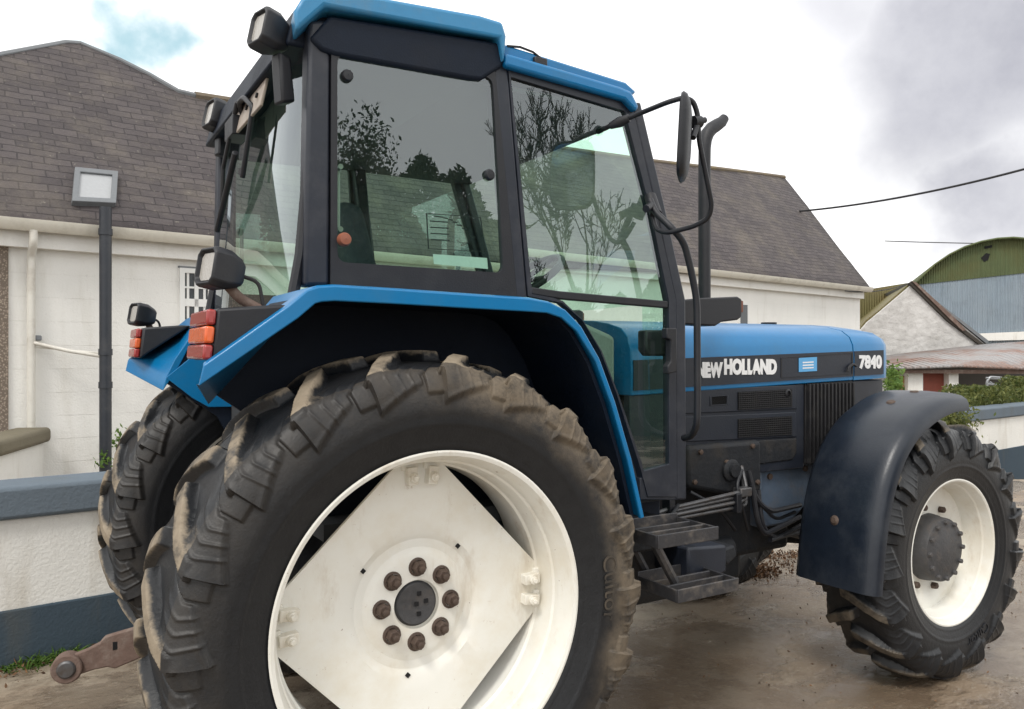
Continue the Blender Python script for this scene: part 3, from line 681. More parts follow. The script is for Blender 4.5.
# rear window: glass, lower rail, upper rail; wiper
rw_pts = [V((P0.x+.01, -.655, 1.60)), V((P0.x+.01, .655, 1.60)), V((P1.x+.05, .64, 2.42)), V((P1.x+.05, -.64, 2.42))]
mid = [V((P0.x-.035, y, 1.60)) for y in (-.5, -.2, .2, .5)]; midt = [V((P1.x+.01, y, 2.42)) for y in (-.5, -.2, .2, .5)]
rwb = [rw_pts[0]]+mid+[rw_pts[1]]; rwt = [rw_pts[3]]+midt+[rw_pts[2]]
g = MB(); g.loft([rwb, rwt], closed=False); rw = g.build('rear_window', 'glass', T)
for sgn in (-1, 1):     # rubber seal along the upright edges
    e = [V((P0.x+.004, sgn*.665, 1.60)), V((P1.x+.045, sgn*.652, 2.42))]
    MB().tube([e[0]+V((-.03, 0, .05)), e[0]+V((-.01, 0, .16)), e[1]], .017, 8).build('seal', 'black', rw)
MB().tube([V((P0.x-.01, -.66, 1.60))]+mid+[V((P0.x-.01, .66, 1.60))], .014, 8).build('seal', 'black', rw)
rpx = P1.x
wp = MB(); X_ = P1.x-.03
wp.tube(arc([(X_, .02, 2.33), (X_-.03, -.05, 2.36), (X_-.03, -.13, 2.355), (X_-.02, -.22, 2.30), (X_-.035, -.13, 2.08)], r=.02), .010, 8)
wp.tube([(X_-.03, -.02, 2.37), (X_-.035, .20, 2.18), (X_-.035, .22, 2.06)], .009, 8)
wp.tube([(X_-.035, -.02, 2.19), (X_-.035, .32, 1.96)], .012, 8)
wp.box((X_-.01, .08, 2.30), (.06, .14, .07))
wp.build('rear_wiper', 'black', T, bev=.003)
# roof
yr = -.735
rr = lambda u, v: py(u, v, yr)
ro = [rr(296, 31), rr(325, 6), rr(340, 9), rr(500, 38), rr(505, 62), rr(507, 36), rr(503, 22), rr(480, 15), rr(330, -12), rr(302, -3), rr(294, 10)]
rc = MB(); Wd = -2*yr
def shr(p, t): return V((p.x, p.y*t, p.z))
c0 = V((.03, 0, 2.5))
ringA = [V((p.x, yr+.02, p.z)) for p in ro]; 
def inset(p, y, k): return V((c0.x+(p.x-c0.x)*k, y, p.z if p.z < 2.5 else p.z))
fx = lambda p, k: p.x+(k if p.x < -.15 else 0)
zt_ = sum(p.z for p in ro)/len(ro)
rc.loft([[inset(p, yr+.0, 1) for p in ro]]+[[V((fx(p, k), y, p.z+(dz if p.z > zt_ else 0))) for p in ro] for y, k, dz in ((-.62, .02, .02), (-.50, .12, .035), (0, .13, .05), (.50, .12, .035), (.66, .10, .02))]+[[V((fx(p, .10), -yr, p.z)) for p in ro]])
roof = rc.build('roof', 'blue_light', T, bev=.012, seg=3)
ud = [py(u, v, -.712) for u, v in ((310, 38), (330, 15), (503, 43), (504, 66), (482, 80), (470, 79), (335, 55), (322, 50))]
MB().prism(ud, (0, 1.424, 0)).build('roof_underside', 'navy', roof, bev=.012, seg=3)
rf = [q(505, 66, -.725), q(625, 100, -.725), q(636, 112, -.725), q(640, 107, -.725), q(632, 91, -.725), q(620, 86, -.725), q(505, 52, -.725)]
fr = MB(); fr.loft([rf, [V((p.x+.03, -.5, p.z+.012)) for p in rf], [V((p.x+.06, 0, p.z+.02)) for p in rf], [V((p.x+.03, .5, p.z+.012)) for p in rf], [V((p.x, .725, p.z)) for p in rf]])
fr.build('roof_front', 'blue', roof, bev=.012, seg=3)
ru = [q(500, 58, -.70), q(630, 97, -.70), q(637, 92, -.70), q(626, 82, -.70), q(505, 44, -.70), q(500, 44, -.70)]
fu = MB(); fu.loft([ru, [V((p.x+.03, 0, p.z+.02)) for p in ru], [V((p.x, .70, p.z)) for p in ru]])
fu.build('roof_ridge', 'blue', roof, bev=.008)
pa = [py(u, v, -.70) for u, v in ((507, 46), (520, 47), (533, 52), (543, 60))]
MB().tube(pa, .004, 6).build('roof_cable', 'wire', roof)
MB().box(py(539, 63, -.70), (.05, .03, .03)).build('cable_clip', 'black', roof, bev=.004)
MB().bb(-.20, .95, -.68, .68, 2.345, 2.36).build('headliner', 'cabin', roof)
# rear beam over the window with the number plate and lamps
rb = MB(); rb.prism([V((-.33, -.66, 2.36)), V((-.30, -.66, 2.475)), V((-.20, -.66, 2.475)), V((-.22, -.66, 2.36))], (0, 1.30, 0)); rb.build('rear_beam', 'navy', T, bev=.01)
np_ = MB().box((-.315, -.10, 2.315), (.010, .50, .095), Matrix.Rotation(R_(12), 3, 'Y')).build('plate_holder', 'plate', T, bev=.003)
for yy in (-.27, -.12, .07): MB().box((-.322, yy, 2.325), (.006, .014, .014), Matrix.Rotation(R_(12), 3, 'Y')).build('bolt_hole', 'hole', np_)
o = work_lamp(py(271, 34, -.62), (0, R_(12), R_(16)), size=(.088, .105, .1)); MB().prism([V((.02, -.03, -.05)), V((.06, -.03, -.05)), V((.10, -.03, -.17)), V((.06, -.03, -.19))], (0, .05, 0)).build('lamp_bracket', 'black', o, bev=.008)
o = work_lamp(py(219, 117, .48), (0, R_(12), R_(12)), size=(.10, .115, .1)); MB().prism([V((.0, -.03, -.05)), V((.06, -.03, -.05)), V((.08, -.03, -.15)), V((.02, -.03, -.16))], (0, .05, 0)).build('lamp_bracket', 'black', o, bev=.008)
# windscreen and lower front glass
A0 = q(641, 104); A1 = q(684, 300); A2 = q(686, 500)
fw = MB(); fw.loft([[V((A0.x, -.68, A0.z)), V((A0.x+.06, 0, A0.z)), V((A0.x, .68, A0.z))], [V((A1.x, -.68, A1.z)), V((A1.x+.10, 0, A1.z)), V((A1.x, .68, A1.z))], [V((A2.x, -.68, A2.z+.1)), V((A2.x+.06, -.42, A2.z+.1)), V((A2.x+.06, -.42, A2.z+.11))]][:2], closed=False)
ws = fw.build('windscreen', 'glass', T)
for s in (-1, 1):
    MB().add([V((A1.x, s*.68, A1.z)), V((A1.x+.05, s*.40, A1.z)), V((A2.x+.05, s*.40, 1.05)), V((A2.x, s*.68, 1.05))], [(0, 1, 2, 3)]).build('lower_pane', 'glass', ws)
# interior
MB().bb(-.22, 1.14, -.66, .66, .93, .98).build('cab_floor', 'cabin', T)
bk = MB().bb(-.25, .34, -.50, .50, .95, 1.60); bk.build('cab_bulkhead', 'cabin', T, bev=.01)
se = MB().bb(.10, .52, -.24, .24, 1.48, 1.60).build('driver_seat', 'seat', T, bev=.04, seg=3)
MB().prism([V((.06, -.23, 1.58)), V((.18, -.23, 1.58)), V((.06, -.23, 2.02)), V((-.04, -.23, 2.02))], (0, .46, 0)).build('backrest', 'seat', se, bev=.04, seg=3)
MB().prism([V((1.06, -.40, .98)), V((1.06, -.40, 1.55)), V((.86, -.40, 1.62)), V((.74, -.40, 1.50)), V((.80, -.40, 1.30)), V((.86, -.40, .98))], (0, .80, 0)).build('dashboard', 'console', T, bev=.02)
MB().prism([V((.30, -.49, 1.0)), V((.62, -.49, 1.0)), V((.62, -.49, 1.36)), V((.52, -.49, 1.52)), V((.30, -.49, 1.60))], (0, .16, 0)).build('side_console', 'console', T, bev=.03)
MB().prism([V((.30, .46, .99)), V((.98, .46, .99)), V((.96, .46, 1.40)), V((.80, .46, 1.56)), V((.30, .46, 1.61))], (0, .12, 0)).build('side_console', 'console', T, bev=.03)
sc_ = V((.84, -.04, 1.79)); rt = Matrix.Rotation(R_(-35), 3, 'Y')
sw = MB().tube([sc_ + rt @ V((.19*math.cos(R_(10*k)), .19*math.sin(R_(10*k)), 0)) for k in range(37)], .016, 10); 
sw.tube([sc_+rt @ V((-.18, 0, 0)), sc_+rt @ V((.18, 0, 0))], .012); sw.tube([sc_+rt @ V((0, -.18, 0)), sc_+rt @ V((0, .18, 0))], .012); sw.tube([sc_, V((1.0, -.02, 1.52))], .03)
sw.build('steering_wheel', 'black', T)
MB().tube([(.42, -.48, 1.60), (.40, -.47, 1.76)], .008).build('gear_lever', 'black', T); 
# --- hood
YH = -.37
hx0, hx1, hx2 = 1.16, 2.60, 2.915
def hz(x): return (x-1.45)*.028      # the bonnet line climbs gently to the nose
def hood_ring(x, k=1.0, top_=0.0, zl=1.315):
    d = hz(x); half = [(.372*k, zl+d), (.375*k, 1.42+d), (.370*k, 1.50+d*.7), (.350*k, 1.553+d*.4-top_*.4), (.305*k, 1.590+d*.25-top_*.7), (.22*k, 1.612+d*.2-top_), (.11*k, 1.628+d*.2-top_), (0, 1.634+d*.2-top_)]
    return [V((x, -y, z)) for y, z in half] + [V((x, y, z)) for y, z in half[-2::-1]]
hood = MB().loft([hood_ring(x) for x in (hx0, 1.6, 2.1, hx1-.004)]).build('hood', 'blue', T, bev=.004, ang=50)
MB().loft([hood_ring(hx1+.004, .995, 0), hood_ring(2.76, .99, .004), hood_ring(2.86, .975, .012), hood_ring(2.895, .95, .026), hood_ring(hx2, .89, .055)]).build('nose', 'blue', hood, ang=50)
def strip(pts, y, th): return MB().prism([V((p.x, y, p.z)) for p in pts], (0, th, 0))
yd = YH-.008
for s in (1,):
    dz = [(1.17, 1.336), (2.592, 1.336), (2.592, 1.461), (1.17, 1.461)]
    pts = [V((x, yd, z+hz(x))) for x, z in dz]
    dec = strip(pts, yd, .006).build('decal_band', 'panel', hood)
    pts = [V((x, yd+.004, z+hz(x))) for x, z in [(2.606, 1.336), (2.845, 1.336), (2.845, 1.461), (2.606, 1.461)]]
    dec2 = strip(pts, yd+.004, .012).build('decal_band', 'panel', hood)
def hood_text(s, size, u0, u1, v0, v1, bold, y, parent):
    vs, fs = text_mesh(s, size, bold, .0012)
    xs = [v.x for v in vs]; zs = [v.y for v in vs]
    a = py(u0, (v0+v1)/2, y); b = py(u1, (v0+v1)/2, y); h = py(u0, v0, y).z-py(u0, v1, y).z
    ax0, ax1, az0, az1 = min(xs), max(xs), min(zs), max(zs); o = []
    for v in vs:
        t = (v.x-ax0)/(ax1-ax0); k = (v.y-az0)/(az1-az0)-.5
        o.append(V((a.x+(b.x-a.x)*t, y-v.z-.0015, a.z+(b.z-a.z)*t+k*h)))
    MB().add(o, fs).build('lettering', 'lettering', parent)
hood_text('NEW', .1, 696, 722.5, 362, 378, .0065, yd, dec)
hood_text('HOLLAND', .1, 723.8, 776.5, 358.5, 375, .0065, yd, dec)
hood_text('7840', .1, 859, 881.5, 355, 369, .005, yd+.004, dec2)
ps = [py(u, v, yd-.002) for u, v in ((781, 358), (853, 353), (853, 374), (781, 378))]
ii = [p+(sum(ps, V())/4-p).normalized()*.008 for p in ps]
MB().ringframe(ps, ii, (0, .002, 0)).build('emblem_frame', 'grille', dec)
ps = [py(u, v, yd-.003) for u, v in ((799, 358), (817, 357), (817, 371), (799, 372))]
stk = MB().prism(ps, (0, .002, 0)).build('sticker', 'sticker', dec)
mm = MB()
for k in range(3):
    A = ps[0].lerp(ps[3], .3+.2*k); B = ps[1].lerp(ps[2], .3+.2*k); mm.prism([A.lerp(B, .2)+V((0, -.001, 0)), A.lerp(B, .8)+V((0, -.001, 0)), A.lerp(B, .8)+V((0, -.001, -.006)), A.lerp(B, .2)+V((0, -.001, -.006))], (0, .0008, 0))
mm.build('sticker_print', 'lettering', stk)
MB().tube(arc([py(u, v, yd-.01) for u, v in ((848, 372), (849, 367), (853, 364), (856, 366))], r=.01), .007, 8).build('latch', 'black', hood)
MB().lathe([(0, .04), (.012, .04), (.02, .03), (.022, .001)], n=20).build('filler_cap', 'black', hood).location = (2.35, -.05, 1.645)
bpy.data.objects['filler_cap'].rotation_euler = (R_(90), 0, 0)
# side panels under the bonnet (right flank, copied to the left)
YS = -.365
def side_panel():
    p = MB().prism([V((x, YS, z)) for x, z in ((1.16, .93), (2.235, .93), (2.235, 1.335), (1.16, 1.308))], (0, .04, 0)).build('side_panel', 'panel', T, bev=.004)
    s = lambda u, v, y=YS-.006: py(u, v, y)
    for (v0, v1, nm) in ((389, 413, 'a'), (416, 441, 'b')):
        fr = [s(684, v0+.5), s(796, v0-4), s(797, v1-4), s(684, v1+1)]
        MB().prism(fr, (0, .012, 0)).build('panel_frame', 'panel', p, bev=.004)
        gl = [s(738, v0+3, YS-.008), s(792, v0, YS-.008), s(792, v1-6, YS-.008), s(738, v1-3, YS-.008)]
        MB().prism(gl, (0, .004, 0)).build('mesh_vent', 'hole', p)
        gr = MB()
        for k in range(9):
            t = (k+.5)/9; A = gl[0].lerp(gl[3], t); B = gl[1].lerp(gl[2], t); gr.tube([A+V((0, -.002, 0)), B+V((0, -.002, 0))], .0025, 4)
        for k in range(26):
            t = (k+.5)/26; A = gl[0].lerp(gl[1], t); B = gl[3].lerp(gl[2], t); gr.tube([A+V((0, -.001, 0)), B+V((0, -.001, 0))], .002, 4)
        gr.build('vent_grid', 'grille', p)
    hd = [s(712, 397, YS-.009), s(727, 396, YS-.009), s(727, 404, YS-.009), s(712, 405, YS-.009)]
    ho = [x+(x-sum(hd, V())/4).normalized()*.012 for x in hd]
    MB().ringframe(ho, hd, (0, .006, 0)).build('recess_frame', 'panel', p, bev=.002)
    MB().prism([x+V((0, .003, 0)) for x in hd], (0, .004, 0)).build('recess', 'hole', p)
    c = s(787, 393); MB().lathe([(0, .02), (.006, .02), (.01, .012)], (c.x, YS-.008, c.z), 18).build('panel_lock', 'black', p)
    MB().prism([s(686, 445), s(690, 474), s(793, 460), s(797, 452), s(797, 438)], (0, .02, 0)).build('lower_shield', 'engine', p, bev=.006)
    # ribbed louvre
    lv = MB(); x0, x1 = 2.245, 2.60; n = 13
    lv.prism([V((x, YS, z)) for x, z in ((x0, .945), (2.57, 1.00), (x1, 1.16), (x1, 1.345), (x0, 1.335))], (0, .02, 0))
    for k in range(n):
        x = x0+.012+(x1-x0-.024)*k/(n-1); zb_ = .95 + max(0, (x-2.45))*.9
        lv.box((x, YS-.010, (1.335+zb_)/2), (.010, .022, 1.335-zb_))
    lv.build('louvre', 'grille', p, bev=.002)
    return p
sp = side_panel(); mirror(sp, T)
nf = MB().loft([[V((x, -.355*k, 1.12)), V((x, .355*k, 1.12)), V((x, .36*k, 1.345)), V((x, -.36*k, 1.345))] for x, k in ((2.61, 1), (2.82, .985), (2.885, .95), (2.905, .88))]).build('nose_cowl', 'panel', T, bev=.006)
for s in (-1, 1): MB().box((2.885, s*.16, 1.24), (.02, .2, .12)).build('headlight', 'lens', nf, bev=.01)
gr = MB()
for k in range(12): gr.box((2.87, 0, .72+.033*k), (.02, .56, .012))
gr.build('front_grille', 'grille', T)
# --- exhaust, indicator box, rails, mirrors
ye = -.50
exh = MB().tube([py(704.5, 305, ye), py(704.5, 160, ye), py(704.7, 148, ye), py(705.5, 140, ye), py(707.5, 133.5, ye), py(711.5, 128.5, ye), py(717, 125, ye), py(721.5, 122, ye), py(724.5, 118, ye)], [.026, .026, .026, .027, .028, .028, .027, .024, .020], 14, caps=False); exh.tube([py(704.5, 318, ye), py(704.5, 300, ye)], .03, 14)
exh.build('exhaust_pipe', 'black', T)
ib = MB().prism([py(u, v, -.60) for u, v in ((683, 300), (700, 298), (738, 296.5), (742, 299), (742, 317), (738, 320), (722, 322), (716, 326), (683, 324))], (0, .09, 0)).build('indicator_box', 'black', T, bev=.006)
MB().prism([py(u, v, -.598) for u, v in ((741, 300), (743.5, 301), (743.5, 312), (741, 313))], (0, .08, 0)).build('lens', 'amber_dirty', ib, bev=.003)
mirror(ib, T)
def hand_rail():
    pts = [(650, 200, -.73), (655, 212, -.76), (672, 228, -.83), (684, 242, -.84), (690, 265, -.84), (697, 300, -.84), (697.5, 395, -.84), (697, 425, -.84), (692, 436, -.80), (684, 438, -.74)]
    o = MB().tube(arc([py(*p) for p in pts], 5, .05), .0125, 12).build('hand_rail', 'black', T)
    MB().tube([py(650, 196, -.70), py(656, 214, -.74)], .022, 12).build('rail_clamp', 'black', o)
    MB().tube([py(646, 209, -.76), py(652, 205, -.74)], .014, 10).build('rail_knob', 'black', o)
    return o
both(hand_rail)
def mirror_arm():
    pts = [(598, 132, -.64), (612, 125, -.72), (636, 115, -.80), (668, 102, -.94), (684, 97.5, -.99), (693, 101, -1.0), (697.5, 113, -1.0), (699, 140, -1.0), (708, 185, -.99), (712, 205, -.98), (709, 218, -.96), (695, 226, -.91), (668, 233, -.82), (656, 230, -.77), (653, 218, -.74)]
    o = MB().tube(arc([py(*p) for p in pts], 4, .03), .0085, 10).build('mirror_arm', 'black', T)
    MB().tube([py(610, 126, -.72), py(620, 122, -.75), py(629, 118, -.78)], [.012, .019, .014], 12).build('arm_boot', 'black', o)
    c = py(683.5, 138, -1.0); R1 = Matrix.Rotation(R_(-46), 3, 'Z') @ Matrix.Rotation(R_(3), 3, 'Y')
    W2, H2 = .088, .135
    # x: optical axis of the mirror pointing back, rounded rectangle in y-z
    rr_ = []
    for x, s in ((-.010, 1.0), (-.003, 1.03), (.008, .98), (.018, .82), (.024, .5)):
        ring = []
        for k in range(28):
            a = 2*math.pi*k/28; ca, sa = math.cos(a), math.sin(a); e = .45
            ring.append(c + R1 @ V((x, W2*s*math.copysign(abs(ca)**e, ca), H2*s*math.copysign(abs(sa)**e, sa))))
        rr_.append(ring)
    hd = MB().loft(rr_).build('mirror_head', 'black', o)
    MB().add([p + R1 @ V((-.0025, 0, 0)) for p in [c + (p_-c)*.93 + R1 @ V((-.001, 0, 0)) for p_ in rr_[0]]], [tuple(range(28))]).build('mirror_glass', 'mirror', hd)
    MB().tube([c + R1 @ V((.03, 0, 0)), py(698, 122, -1.0), py(705, 120, -1.0)], .010, 10).build('mirror_joint', 'black', o)
    MB().tube([py(693, 122, -1.0), py(700, 122, -1.0)], .020, 12).build('joint_knob', 'black', o)
    return o
mirror_arm()
# --- front mudguard
def mudguard():
    arcpx = [(969, 404), (955, 405), (938, 413), (918, 430), (904, 452), (893, 482), (886, 515), (881, 556), (878, 597)]
    oy = -.90; P = [py(u, v, oy) for u, v in arcpx]
    # resample smooth
    P = arc(P, 3, .08)
    cx = V((XF, 0, ZF)); rows = []
    n = len(P)
    for i, p in enumerate(P):
        t = (P[min(i+1, n-1)]-P[max(i-1, 0)]).normalized(); nn = V((t.z, 0, -t.x)); 
        if nn.dot(V((p.x-cx.x, 0, p.z-cx.z))) < 0: nn = -nn
        w = lambda dy, r: V((p.x, oy+dy, p.z)) + nn*r
        wid = .385
        rows.append([w(0, -.030), w(.0, .0), w(.010, .022), w(.035, .038), w(.08, .046), w(.20, .052), w(wid-.03, .050), w(wid, .030), w(wid, .022), w(wid-.03, .040), w(.20, .042), w(.08, .036), w(.035, .028), w(.016, .014), w(.008, -.030)])
    f = MB().loft(rows).build('front_mudguard', 'mudguard', T, ang=60)
    b = MB()
    for (u, v) in ((832, 521),):
        c = py(u, v, -.70); c = py(u, v, -.745)
    bo = MB(); cpt = rows[int(n*.80)][5]; nn = (rows[int(n*.8)][5]-rows[int(n*.8)][10]).normalized()
    bo.tube([cpt, cpt+nn*.008], [.022, .012], 14); bo.build('bolt', 'nut', f)
    for kk in (2, 7):
        cpt = rows[kk][5]; nn = (rows[kk][5]-rows[kk][10]).normalized(); MB().tube([cpt-nn*.002, cpt+nn*.005], [.022, .016], 12).build('bolt', 'nut', f)
    MB().tube([V((XF-.05, -.55, ZF+.1)), V((XF-.15, -.52, 1.0)), V((XF-.12, -.62, 1.22)), V((XF-.05, -.75, 1.27))], .022, 10).build('stay', 'engine', f)
    return f
both(mudguard)
# --- drive line and undercarriage
MB().bb(-.42, .95, -.22, .22, .50, .98).build('rear_transaxle', 'engine', T, bev=.03)
MB().tube([(0, -.62, ZR), (0, .62, ZR)], .11, 20).build('rear_axle', 'engine', T)
eng = MB().bb(.95, 2.25, -.27, .27, .52, 1.0); eng.bb(1.3, 2.2, -.31, .31, .98, 1.28); eng.bb(1.15, 1.95, -.24, .24, .40, .55)
eng.build('engine', 'engine', T, bev=.03)
MB().prism([V((x, -.33, z)) for x, z in ((1.97, .96), (2.62, .98), (2.62, .80), (2.30, .74), (2.18, .66), (1.97, .66))], (0, .66, 0)).build('front_support', 'bracket', T, bev=.012)
fb = MB()
for (x, z) in ((2.03, .90), (2.03, .74), (2.28, .92)): fb.tube([(x, -.328, z), (x, -.342, z)], .014, 10)
fb.build('support_bolt', 'nut', T)
ax = MB().loft([[V((XF+dx*s_, y, ZF+dz*s_)) for dx, dz in ((-.09, -.08), (.09, -.08), (.09, .08), (-.09, .08))] for y, s_ in ((-.60, .8), (-.3, 1), (0, 1.5), (.3, 1), (.6, .8))]).build('front_axle', 'engine', T, bev=.02)
MB().tube([(XF-.22, -.58, ZF-.03), (XF-.22, .58, ZF-.03)], .018).build('steering_rod', 'steel', T)
for i, (v0, dz, y) in enumerate(((500, 0, -.46), (503, 0, -.45), (507, 0, -.46), (511, 0, -.45))):
    a = py(668, v0+9, y); b = py(742, v0-8.5+i*1.2, y)
    e = V((b.x+.05, y+.02, b.z+.005)); g_ = V((b.x+.06, y+.06, b.z+.10))
    MB().tube(arc([V((a.x-.12, y, a.z-.02)), a, b, e, g_], 4, .04), .0085, 8).build('hydraulic_pipe', 'steel', T)
for u in (671, 738):
    c = py(u, 503, -.47); MB().box((c.x, -.455, c.z+.0), (.03, .05, .085)).build('pipe_clamp', 'black', T, bev=.004)
hs = [[(752, 485, -.42), (757, 520, -.43), (764, 535, -.42), (778, 528, -.40), (800, 517, -.36)], [(748, 470, -.40), (756, 500, -.42), (770, 512, -.42), (800, 505, -.36)], [(758, 490, -.40), (762, 528, -.42), (775, 540, -.38), (804, 524, -.34)], [(770, 540, -.40), (786, 535, -.36), (812, 530, -.32)]]
for h_ in hs: MB().tube(arc([py(*p) for p in h_], 5, .08), .012, 8).build('hydraulic_hose', 'black', T)
MB().prism([py(u, v, -.40) for u, v in ((688, 446), (762, 440), (762, 492), (740, 498), (688, 488))], (0, .08, 0)).build('transmission_side', 'engine', T, bev=.02)
for (u, v, y) in ((700, 452, -.40), (752, 446, -.40), (757, 482, -.40), (694, 482, -.40), (726, 462, -.40)):
    c = py(u, v, y); MB().lathe([(0, .012), (.010, .012), (.012, .009), (.012, .0005)], (c.x, c.y, c.z), 6).build('casting_bolt', 'nut', T)
c = py(730, 470, -.40); MB().lathe([(0, .05), (.012, .05), (.02, .042), (.022, .03), (.035, .028), (.036, .0005)], (c.x, -.40, c.z), 24).build('cover_plate', 'engine', T)
for a_ in ([(690, 492, -.42), (705, 500, -.44), (722, 512, -.42), (735, 530, -.36)], [(742, 470, -.42), (736, 486, -.45), (742, 506, -.46), (748, 530, -.40)], [(678, 505, -.46), (674, 512, -.50), (668, 520, -.5), (660, 524, -.42)], [(764, 508, -.36), (776, 520, -.37), (795, 512, -.36)]):
    MB().tube(arc([py(*p) for p in a_], 5, .06), .008, 8).build('hydraulic_hose', 'black', T)
c = py(741, 497, -.46); MB().box((c.x+.02, -.45, c.z+.02), (.07, .05, .04)).build('pipe_union', 'steel', T, bev=.006)
MB().tube([(1.30, -.34, .62), (1.75, -.34, .60)], .055, 16).build('oil_filter', 'engine', T, bev=.006)
# toolbox / battery box and steps
stp = MB()
def tray(pts, name):
    """pts: outer face left-top, right-top, right-bottom, left-bottom in px at yo; tray depth .20"""
    yo = -.965; o = [py(u, v, yo) for u, v in pts]; dep = V((0, .21, 0)); zt = (o[0].z+o[1].z)/2; h = .045
    x0, x1 = o[0].x, o[1].x; th = .008; t = MB()
    t.bb(x0, x1, yo, yo+th, zt-h, zt); t.bb(x0, x1, yo+.21-th, yo+.21, zt-h-.01, zt+.012)
    t.bb(x0, x0+th, yo+th+.001, yo+.21-th-.001, zt-h, zt-.002); t.bb(x1-th, x1, yo+th+.001, yo+.21-th-.001, zt-h, zt-.002)
    for k in range(2): t.bb(x0+th, x1-th, yo+.062+.066*k, yo+.072+.066*k, zt-.03, zt-.004)
    for k in range(6):
        pass
    return t.build(name, 'step', T, bev=.0025)
t1 = tray(((658, 538), (718.8, 524), (718.8, 538), (662, 549)), 'step')
t2 = tray(((678, 591), (739, 577), (739, 590), (682, 604)), 'step')
sx = t1.bound_box[0][0]
lg = MB(); a1 = py(662, 548, -.90); a2 = py(672, 585, -.90)
[MB().tube([a1+V((-.02, k, .02)), a2+V((.03, k, 0))], .017, 8).build('step_strut', 'step', T) for k in (.02, .17)]
MB().bb(a1.x-.1, a1.x+.2, -.76, -.3, a1.z-.05, a1.z+.05).build('step_bracket', 'engine', T, bev=.01)
tb = [py(u, v, -.80) for u, v in ((688, 548), (727, 545), (727, 572), (712, 580), (688, 580))]
MB().prism(tb, (0, .35, 0)).build('battery_box', 'panel', T, bev=.01)
MB().prism([py(u, v, -.70) for u, v in ((716, 552), (735, 545), (738, 556), (728, 566))], (0, .2, 0)).build('box_bracket', 'engine', T, bev=.01)
MB().bb(.55, 1.25, -.62, -.2, .52, .80).build('fuel_tank', 'engine', T, bev=.05)
MB().bb(.30, 1.12, -.60, .60, .80, .945).build('cab_mount', 'navy', T, bev=.01)
# lower link arms of the hitch
def link():
    e = pz(68, 667, .30); b = V((-.30, .36, .46)); d = (e-b)
    prof = [(0, .045), (.55, .06), (.80, .055), (.84, .035), (.90, .03), (.95, .05)]
    m_ = MB(); rows = []
    dn = d.normalized(); up = V((0, 0, 1)); up = (up-dn*up.dot(dn)).normalized(); sd = dn.cross(up)
    for t, h in ((0, .045), (.45, .055), (.62, .062), (.74, .066), (.78, .05), (.86, .042), (.97, .04)):
        p = b+d*t; rows.append([p+up*h+sd*.013, p+up*h-sd*.013, p-up*h-sd*.013, p-up*h+sd*.013])
    m_.loft(rows); o = m_.build('lower_link', 'rust', T, bev=.006)
    MB().tube([e-sd*.028, e+sd*.028], .055, 22).build('ball_socket', 'rust', o, bev=.006)
    MB().tube([e-sd*.036, e+sd*.036], .034, 18).build('ball_end', 'steel', o, bev=.008)
    p = b+d*.70+up*.02; MB().box(p, (.02, .03, .03)).build('link_slot', 'hole', o)
    return o
lk = link(); mirror(lk, T)

# ================================================================== SETTING
# ground, falling away behind the boundary wall on the right
n = 160; sz = 160; vs = []; fs = []
gx = np.sign(np.linspace(-1, 1, n))*np.abs(np.linspace(-1, 1, n))**2*sz
for i in range(n):
    for j in range(n):
        p = V((gx[i]+CAM.x, gx[j]+CAM.y, 0)); dX = (p-CAM).dot(CR); dZ = (p-CAM).dot(CF)
        h = 0
        k = max(0, min(1, (dZ-9.0)/4))*max(0, min(1, (dX-4.0)/3)); h -= 1.0*k*k*(3-2*k)
        f_ = max(0, min(1, (1.45-abs(p.y))/.4))*max(0, min(1, (1.5-abs(p.x))/.6)); h += .045*f_
        vs.append((p.x, p.y, h))
for i in range(n-1):
    for j in range(n-1): fs.append((i*n+j, (i+1)*n+j, (i+1)*n+j+1, i*n+j+1))
tag(MB().add(vs, fs).build('ground', 'ground'), kind='structure')

# ---- farmhouse
HO = (-3.98, 7.85); HD = (.7716, .636); HN = (-.636, .7716)
def hp(t, D, z): return cw(HO[0]+HD[0]*t+HN[0]*D, HO[1]+HD[1]*t+HN[1]*D, z)
hdir = (hp(1, 0, 0)-hp(0, 0, 0)).normalized(); hn = (hp(0, 1, 0)-hp(0, 0, 0)).normalized(); H0 = hp(0, 0, 0)
def hpx(u, v, D=0): return pp(u, v, hp(0, D, 0), hn)
def ht(p): return (p-H0).dot(hdir)
HE = empty('farmhouse', tuple(hp(4, 2, 0)), 'long white rendered farmhouse with slate roof behind the blue tractor', 'house')
HEi = Matrix.Translation(-HE.location)
class HB(MB):
    def build(s, name, m, parent=HE, **k):
        w = parent
        off = HE.location
        s.v = [tuple(V(x)-off) for x in s.v]
        uv = k.pop('uv', None)
        if uv: k['uv'] = lambda co: uv(co+off)
        return MB.build(s, name, m, parent, **k)
tA, tM, tB = -9.0, 5.0, 15.17
DR = 2.2
ztop = lambda t: 2.66 if t < tM else 2.90
wl = HB()
for t0, t1, zt in ((tA, tM, 2.64), (tM, tB, 2.88)):
    wl.add([hp(t0, 0, -1), hp(t1, 0, -1), hp(t1, 0, zt), hp(t0, 0, zt), hp(t0, DR*2, -1), hp(t1, DR*2, -1), hp(t1, DR*2, zt), hp(t0, DR*2, zt)], [(0, 1, 2, 3), (4, 7, 6, 5), (0, 4, 5, 1), (3, 2, 6, 7), (0, 3, 7, 4), (1, 5, 6, 2)])
wl.build('wall', 'white_wall', HE)
pb = hpx(8, 300); tp = ht(pb)
